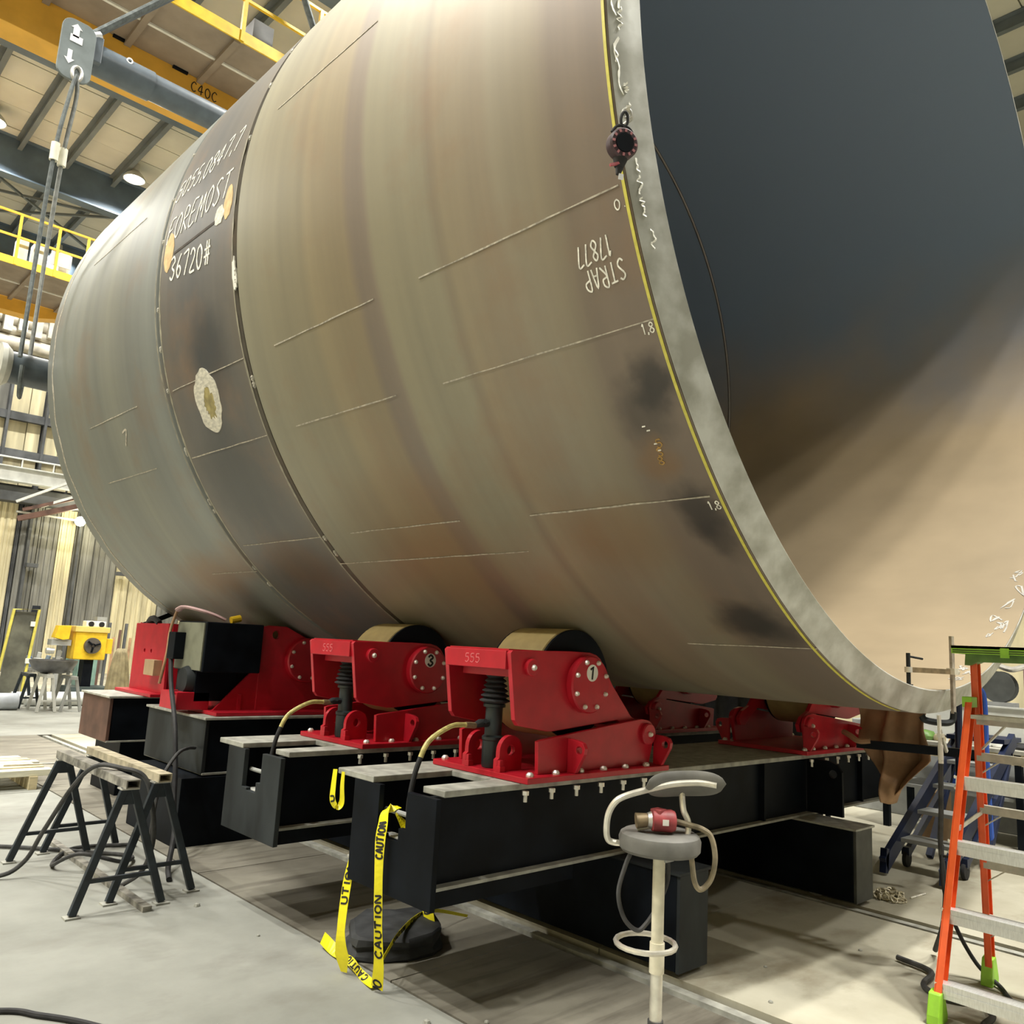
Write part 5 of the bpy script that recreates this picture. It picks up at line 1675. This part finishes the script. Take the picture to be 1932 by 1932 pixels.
# ================================================================== BRIDGE CRANES
def crane(label, yn, wd, zb, hh, xl, xr, walk, rails, taper=False, posts=()):
    t = thing('bridge_crane', ((xl + xr) / 2, yn, zb), label, 'crane', 'yellow bridge cranes')
    if taper:
        side = [(xl, zb), (xr - 1.0, zb), (xr, zb + hh * .75), (xr, zb + hh), (xl, zb + hh)]
    else:
        side = [(xl, zb), (xr, zb), (xr, zb + hh), (xl, zb + hh)]
    MB().prism(side, 'y', yn, yn + wd).build('box_girder', CRANE, t, smooth=0, bevel=.006)
    zw = zb + hh
    MB().box(xl, xr, yn - walk, yn - .003, zw - .03, zw).build('walkway_deck', CRANEB, t, smooth=0)
    MB().box(xl, xr, yn - walk - .02, yn - walk, zw - .06, zw + .10).build('toe_plate', YELLOW, t, smooth=0)
    MB().box(xl, xr, yn - walk * .5 - .02, yn - walk * .5 + .02, zw - .055, zw - .03).build('deck_angle', WHITE, t, smooth=0)
    x = xl + .35
    while x < xr:
        MB().box(x - .04, x + .04, yn - walk, yn - .003, zw - .09, zw - .03).build('deck_bracket', CRANEB, t, smooth=0)
        x += .95
    for x in posts:
        MB().box(x - .025, x + .025, yn - walk - .03, yn - walk + .02, zw - .05, zw + 1.05).build('rail_post', YELLOW, t, smooth=0)
    for dz in (.55, 1.05):
        MB().box(xl, xr, yn - walk - .02, yn - walk + .02, zw + dz - .02, zw + dz + .02).build('handrail', YELLOW, t, smooth=0)
    return t


c1 = crane('orange bridge crane girder nearest above the cylinder', 10.54, .37, 8.5, .54, -10, 18, 1.15, 1, posts=[-.5 + 1.05 * k for k in range(8)])
for x in (2.62, 3.38):
    MB().box(x - .1, x + .1, 10.50, 10.54, 8.98, 9.03).build('side_light', BLACK, c1, smooth=0)
mb = MB()
stroke_text(mb, 'C40C', lambda u, v: ((3.55 + u, 10.537, 8.80 + v), (0, -1, 0)), .075, .14, .013, .002)
mb.build('girder_number', INK, c1, smooth=0)
for x, mt in ((3.9, DARKW), (4.55, GREYP), (5.1, DARKW)):
    MB().box(x, x + .28, 9.55, 9.85, 9.05, 9.55).build('control_box', mt, c1, smooth=0)
c2 = crane('yellow bridge crane farther back with railings and a tapered end', 20.85, .35, 8.5, .34, -9, 5.3, 2.1, 1, taper=True, posts=[-.6, .4, 1.4, 2.4, 3.32, 4.05, 4.62])
MB().box(3.95, 4.35, 18.75, 18.78, 9.05, 9.35).build('sign_board', GREYL, c2, smooth=0)
for x in (3.35, 3.65, 4.15):
    MB().box(x, x + .2, 18.9, 19.2, 8.85, 9.45).build('control_box', GREYL, c2, smooth=0)

# spreader beam hanging on slings, and the pipe it carries
YS = 9.2
k_ = YS / 12.


def sc(x, z):
    return (x * k_, 1.6 + (z - 1.6) * k_)


bx, bz = sc(2.40, 9.36)
t = thing('spreader_bar', (bx, YS, bz - .36), 'blue grey spreader pipe with an oval end plate hanging above the left background', 'spreader')
mb = MB()
x0_, z0_ = sc(2.66, 9.535)
mb.cyl((x0_, YS, z0_), (x0_ + .62, YS, z0_), .165, n=24).cyl((x0_ + .6, YS, z0_), (5.6, YS, z0_), .150, n=24)
mb.build('pipe', SPREAD, t)
# end plate: rounded slab in the YZ-ish plane turned to the camera
hw, hh = .165, .34
pl_ = []
for (cx0, cz0, a0) in ((hw - .11, hh - .11, 0), (-hw + .11, hh - .11, 90), (-hw + .11, -hh + .11, 180), (hw - .11, -hh + .11, 270)):
    for i in range(7):
        a = radians(a0 + 15 * i)
        pl_.append((bx + cx0 + .11 * cos(a), bz + cz0 + .11 * sin(a)))
MB().prism(pl_, 'y', YS - .20, YS - .165).build('end_plate', M('plate_grey', (.17, .20, .205), .45, var=.12), t, smooth=0, bevel=.004)
MB().box(bx - .02, x0_ + .05, YS - .17, YS + .1, z0_ - .13, z0_ + .17).build('end_bracket', SPREAD, t, smooth=0, bevel=.01)
for dx, dz, rz in ((-.03, .24, 25), (-.06, -.12, 0)):
    MB().prism([(bx + dx - .03, bz + dz - .1), (bx + dx + .03, bz + dz - .1), (bx + dx + .03, bz + dz), (bx + dx + .055, bz + dz), (bx + dx, bz + dz + .055), (bx + dx - .055, bz + dz), (bx + dx - .03, bz + dz)] if rz else
               [(bx + dx - .022, bz + dz + .1), (bx + dx + .022, bz + dz + .1), (bx + dx + .022, bz + dz), (bx + dx + .05, bz + dz), (bx + dx, bz + dz - .06), (bx + dx - .05, bz + dz), (bx + dx - .022, bz + dz)], 'y', YS - .203, YS - .2).build('arrow_mark', PAPER, t, smooth=0)
MB().box(bx - .08, bx + .04, YS - .203, YS - .2, bz + .08, bz + .16).build('rating_label', PAPER, t, smooth=0)
MB().prism([circle2(x0_ + .33, z0_ + .08, .035, 14), circle2(x0_ + .33, z0_ + .08, .02, 14)], 'y', YS - .158, YS - .135).build('sight_ring', PAPER, t, smooth=0)
sz = bz - .26
MB().tube(smooth_path([(bx + .03 + .045 * cos(a), YS - .21, sz + .075 * sin(a)) for a in [2 * pi * i / 10 for i in range(10)]], 3, True), .02, 8, closed=True).build('shackle', STEEL, t)
# upper bridle sling, two legs rising to the crane hook out of view
g = sc(2.55, 9.80)
hk = (4.05, YS, 10.6)
o = thing('bridle_sling', (g[0], YS, g[1]), 'twin grey sling legs rising from the spreader end plate to the crane hook', 'sling')
for dy in (-.06, .07):
    MB().tube([(g[0], YS - .1 + dy * .4, g[1] - .05), (hk[0], YS + dy, hk[2])], .045, 8, flat=.8).build('sling_leg', SLING if dy < 0 else SPREAD, o)
MB().tube([(5.55, YS, z0_), (hk[0], YS, hk[2])], .045, 8).build('sling_leg', SLING, o)
MB().tube([(g[0] - .02, YS - .13, g[1] - .08), (g[0] + .1, YS - .13, g[1])], .05, 8).build('white_sleeve', PAPER, o)
o = thing('hoist_hook', (hk[0], YS, hk[2]), 'crane hook above the spreader, out of the picture', 'hook')
MB().tube(smooth_path([(hk[0] - .1, YS, hk[2] + .1), (hk[0] - .08, YS, hk[2] - .02), (hk[0], YS, hk[2] - .06), (hk[0] + .1, YS, hk[2] + .02), (hk[0] + .08, YS, hk[2] + .15), (hk[0], YS, hk[2] + .25)]), .05, 10).build('hook', BLACKD, o)
MB().box(hk[0] - .2, hk[0] + .2, YS - .12, YS + .12, hk[2] + .25, hk[2] + .6).build('block', YELLOW, o, smooth=0)
MB().tube([(hk[0], YS, hk[2] + .6), (hk[0], YS, 13.0)], .02, 8).build('rope', BLACKD, o)
# lower basket sling
zl_top = sz - .06
xs_, zs_ = bx + .03, sz
pxl, pzt = sc(2.36, 5.07)
pzb = 1.6 + (4.60 - 1.6) * k_
o = thing('basket_sling', (xs_, YS, pzb), 'long grey basket sling with white sleeves dropping from the spreader to the hanging pipe', 'sling')
xm, zm = sc(2.383, 7.80)
for s, mt in ((-1, SLING), (1, M('light_sling', (.20, .21, .20), .85, var=.2, scale=18))):
    MB().tube(smooth_path([(xs_, YS - .21, zs_ - .02), (xs_ + s * .035, YS - .2 + s * .02, zs_ - .25), (xm + s * .045, YS - .17 + s * .03, zm), (xm + .02 + s * .065, YS + s * .12, (zm + pzt) / 2), (xm + s * .09 + .02, YS + s * .235, pzt - .12)], 6), .030, 8, flat=.7).build('sling_leg', mt, o)
    MB().cyl((xm + s * .045, YS - .17 + s * .03, zm + .1), (xm + s * .045 + .002, YS - .165 + s * .03, zm - .09), .042, n=12).build('white_sleeve', M('cream_sleeve', (.72, .70, .58), .7, var=.08), o)
MB().tube([(xm + .02 + .1 * cos(a) * .6, YS + .235 * cos(a), (pzt + pzb) / 2 - .02 + .25 * sin(a)) for a in [radians(180 + 15 * i) for i in range(13)]], .030, 8, flat=.7).build('sling_bight', SLING, o)
zc_ = (pzt + pzb) / 2
t = thing('hanging_pipe', (2.3, YS, zc_ - .24), 'short dark pipe spool with a flange hanging in the sling at the left edge', 'pipe')
prw = (pzt - pzb) / 2 - .02
MB().cyl((1.70, YS, zc_), (2.60, YS, zc_), prw, n=28).build('pipe_barrel', M('slate_pipe', (.055, .07, .08), .35, var=.3, scale=6, spec=.7), t)
MB().lathe([(prw - .02, 1.62), (prw + .06, 1.62), (prw + .06, 1.665), (prw + .01, 1.72)], (0, YS, zc_), 'x', 32).build('flange', M('pale_flange', (.52, .52, .46), .5, var=.15), t)

# ================================================================== FAR LEFT CLUTTER
t = thing('framed_screen', (4.5, 20.0, 0), 'tall dark screen in a yellow tube frame standing at the far left', 'screen')
fr = [(4.22, 19.3, 0.03), (4.36, 19.2, 1.83), (4.82, 19.2, 1.85), (4.72, 19.3, 0.03)]
MB().tube(fr, .03, 8, closed=True).build('frame', M('yellow_tube', (.70, .62, .12), .5, var=.15), t)
MB().prism([(fr[0][0] + .05, .06), (fr[1][0] + .03, 1.78), (fr[2][0] - .04, 1.80), (fr[3][0] - .05, .06)], 'y', 19.24, 19.25).build('curtain', M('olive_curtain', (.10, .10, .075), .7, var=.4, scale=3), t, smooth=0)
for z in (1.5, .75):
    MB().box(4.7, 4.80, 19.2, 19.3, z, z + .1).build('latch', WHITE, t, smooth=0)


def small_horse(x, y, sp, hh, mat, lab):
    t = thing('trestle', (x, y, 0), lab, 'trestle', 'small trestles under the dished head')
    for s in (-1, 1):
        MB().bar((x + s * .05, y, hh), (x + s * sp, y - .05, 0.01), .05, .04, up=(0, 1, 0)).build('leg', mat, t, smooth=0)
        MB().bar((x + s * .05, y + .5, hh), (x + s * sp, y + .55, 0.01), .05, .04, up=(0, 1, 0)).build('leg', mat, t, smooth=0)
    MB().box(x - .06, x + .06, y - .06, y + .56, hh - .02, hh + .04).build('top', mat, t, smooth=0)
    MB().bar((x - sp * .7, y - .03, .2), (x + sp * .7, y - .03, .2), .03, .03).build('brace', mat, t, smooth=0)


small_horse(4.43, 17.5, .17, .60, HORSE, 'black trestle under the left of the grey dished head')
small_horse(4.53, 16.76, .15, .63, GREYL, 'pale trestle under the front of the grey dished head')
small_horse(4.95, 16.8, .17, .60, GREYP, 'grey trestle under the right of the grey dished head')
o = MB().lathe([(.001, .64), (.2, .65), (.33, .72), (.40, .84), (.405, .885), (.39, .885), (.385, .84), (.32, .74), (.2, .67), (.001, .66)], (4.66, 17.12, .03), 'z', 32).build('dished_head', M('dark_head_steel', (.13, .13, .13), .4, metal=.3, var=.3, scale=6), org=(4.66, 17.12, .67))
tag(o, 'grey dished steel head resting on small trestles', 'dished head')
o = MB().lathe([(.385, .912), (.41, .915), (.41, .93), (.385, .932)], (4.66, 17.12, 0), 'z', 32)
t = thing('welding_positioner', (5.85, 19.2, 0), 'yellow welding positioner head on a black post', 'positioner')
MB().box(5.53, 6.16, 19.0, 19.5, .865, 1.50).build('head_box', YELLOW, t, smooth=0, bevel=.02)
MB().box(5.50, 6.19, 18.97, 19.5, 1.44, 1.56).build('lid', M('pale_yellow', (.72, .55, .16), .5, var=.1), t, smooth=0, bevel=.01)
ck = MB().lathe([(.17, 19.0), (.165, 18.93), (.05, 18.92), (.05, 18.95), (.001, 18.95)], (5.87, 0, 1.16), 'y', 24).build('chuck', M('chuck_grey', (.10, .09, .08), .5, metal=.3, var=.3), t)
for a in (20, 140, 260):
    MB().bar((5.87 + .03 * cos(radians(a)), 18.91, 1.16 + .03 * sin(radians(a))), (5.87 + .14 * cos(radians(a)), 18.91, 1.16 + .14 * sin(radians(a))), .05, .03).build('jaw', BLACK, ck, smooth=0)
MB().box(6.16, 6.30, 19.05, 19.4, 1.0, 1.32).build('side_box', YELLOW, t, smooth=0, bevel=.01)
MB().box(5.78, 5.97, 19.1, 19.4, .3, .866).build('post', BLACK, t, smooth=0)
MB().box(5.53, 6.35, 18.9, 19.6, 0, .30).build('base', M('dark_teal_base', (.05, .07, .07), .6, var=.2), t, smooth=0)
t2 = thing('control_pendant', (5.9, 19.2, 1.56), 'white twin dial control box on top of the yellow positioner', 'control box')
MB().box(5.70, 6.10, 19.0, 19.25, 1.56, 1.68).build('case', WHITE, t2, smooth=0, bevel=.01)
for x in (5.80, 6.01):
    MB().lathe([(.06, 19.0), (.05, 18.985), (.001, 18.985)], (x, 0, 1.615), 'y', 16).build('dial', INK, t2)
o = MB().box(6.0, 6.2, 19.3, 19.6, 1.56, 1.78).build('tool_case', GREYP, org=(6.1, 19.45, 1.56), smooth=0)
tag(o, 'grey case standing behind the white dial box on the positioner', 'case')
o = MB().prism([(5.15, 1.30), (5.21, 1.55), (5.45, 1.56), (5.43, 1.28), (5.32, 1.26)], 'y', 19.1, 19.35).build('yellow_guard', YELLOW, org=(5.3, 19.2, 1.26), smooth=0)
t = thing('drill_stand', (5.32, 19.3, 0), 'grey drill stand under a bright yellow guard beside the positioner', 'drill stand')
MB().box(5.12, 5.5, 19.15, 19.45, 1.14, 1.26).box(5.28, 5.36, 19.25, 19.35, .1, 1.14).box(5.12, 5.5, 19.1, 19.5, 0, .1).build('stand', GREYP, t, smooth=0)
tag(o, 'bright yellow slanted guard left of the positioner', 'guard')
MB().cyl((5.05, 19.2, 1.02), (5.2, 19.2, 1.02), .06, n=12).build('spindle', STEEL, t)
rows = []
for i in range(14):
    f = i / 13
    row = []
    for j in range(25):
        a = pi + pi * j / 24
        rr_ = (.06 + .17 * f ** .6) * (1 + .12 * sin(j * 1.9))
        row.append((5.83 + rr_ * cos(a) * 1.05, 17.1 + rr_ * sin(a), 1.17 - 1.15 * f))
    rows.append(row)
sheet('canvas_cover', rows, CANVAS, 'olive canvas cover standing draped left of the red end panel', 'cover', .01)
o = MB().cyl((5.83, 17.12, 0), (5.83, 17.12, 1.14), .05, n=10).build('gas_bottle', GREYP, org=(5.83, 17.12, 0))
tag(o, 'gas bottle hidden under the olive canvas cover', 'bottle')
for x0, x1, y, r, mt, lab in ((4.35, 5.9, 18.45, .12, GREYL, 'pale pipe on the floor behind the trestles'), (4.5, 6.2, 18.0, .10, GREYL, 'pale pipe on the floor right of the trestles'), (2.6, 4.2, 17.3, .15, M('bluish_pipe', (.46, .50, .56), .5, var=.1), 'thick bluish pipe on the floor at the left edge')):
    tag(MB().tube([(x0, y, r), (x1, y, r)], r, 18).build('floor_pipe', mt, org=((x0 + x1) / 2, y, 0)), lab, 'pipe')
o = MB().bar((4.86, 20.4, .03), (5.28, 21.3, 1.95), .16, .06).build('leaning_plank', BLACK, org=(4.86, 20.4, 0), smooth=0)
tag(o, 'black plank leaning against the wall behind the yellow framed screen', 'plank')
rr = random.Random(3)
o = MB().box(4.75, 5.75, 19.6, 20.3, .60, .66).box(4.8, 4.86, 19.65, 19.7, 0, .6).box(5.64, 5.7, 19.65, 19.7, 0, .6).box(4.8, 4.86, 20.2, 20.25, 0, .6).box(5.64, 5.7, 20.2, 20.25, 0, .6).build('parts_table', GREYP, org=(5.25, 20, 0), smooth=0)
tag(o, 'grey parts table behind the dished head', 'table')
for k, (x, z, wv, hv, mt, nm, lab) in enumerate(((4.9, .66, .14, .22, M('dusty_blue', (.16, .24, .42), .6), 'parts_bin', 'dusty blue parts bin at the left of the parts table'), (5.1, .66, .09, .30, GREYL, 'motor_casting', 'pale motor casting in the middle of the parts table'),
                                             (5.28, .66, .10, .24, M('slate_blue', (.22, .29, .36), .6), 'pump', 'slate blue pump on the parts table'), (5.48, .66, .11, .34, GREYP, 'gear_housing', 'grey gear housing on the parts table'),
                                             (5.66, .66, .07, .2, TEAL, 'valve', 'pale teal valve at the right of the parts table'))):
    mb = MB().box(x - wv * .7, x + wv * .7, 19.75, 20.0, z, z + hv * .6).cyl((x, 19.87, z + hv * .6), (x + .02, 19.87, z + hv), wv * .5, n=12)
    tag(mb.build(nm, mt, org=(x, 19.87, z), smooth=40, bevel=.01), lab, nm.replace('_', ' '))
o = MB().box(6.0, 6.4, 20.2, 20.5, 0, .95).build('teal_cabinet', TEAL, org=(6.2, 20.35, 0), smooth=0)
tag(o, 'pale teal cabinet behind the positioner post', 'cabinet')
for k in range(9):
    x = 6.35 + k * .13
    o = MB().bar((x, 21.2, 0.0), (x + .12, 21.5, 1.5 + .2 * sin(k * 2.1)), .06, .06).build('steel_bar_stock', (RUSTB, DARKW, LEATHER)[k % 3], org=(x, 21.2, 0), smooth=0)
    tag(o, '%s bar leaning behind the canvas cover, %s from its left' % (('rusty', 'dark grey', 'brown')[k % 3], ('first', 'second', 'third', 'fourth', 'fifth', 'sixth', 'seventh', 'eighth', 'ninth')[k]), 'bar', 'bar stock leaning behind the red panel')
# timber stack at the left edge
for k, (y, z, mt) in enumerate(((9.15, .16, WOODW), (9.30, .16, WOOD), (9.45, .17, WOODW), (9.62, .16, WOODW), (9.80, .17, WOOD), (9.98, .16, WOODW))):
    o = MB().box(-1.2, 2.62 - .04 * (k % 3), y, y + .135, z - .04, z + .02 + .01 * (k % 2)).build('timber_board', mt, org=(.7, y + .07, z - .04), smooth=0, bevel=.004)
    tag(o, 'pale timber board, %s across the stack at the left edge' % ('front', 'second', 'third', 'fourth', 'fifth', 'rear')[k], 'board', 'timber boards stacked at the left edge')
for x in (2.42, .9, -.6):
    o = MB().box(x, x + .07, 9.12, 10.15, 0, .12).build('timber_bearer', WOOD, org=(x, 9.6, 0), smooth=0)
    tag(o, 'short timber bearer under the boards, %s' % {2.42: 'visible beside the sawhorse leg', .9: 'beyond the left edge', -.6: 'far beyond the left edge'}[x], 'bearer')
o = MB().bar((2.25, 9.42, .199), (2.85, 9.36, .199), .03, .012).build('steel_strip', STEEL, org=(2.5, 9.4, .19), smooth=0)
tag(o, 'thin steel strip jutting over the end of the timber stack', 'strip')

for ob in bpy.data.objects:
    if '_org' in ob:
        del ob['_org']
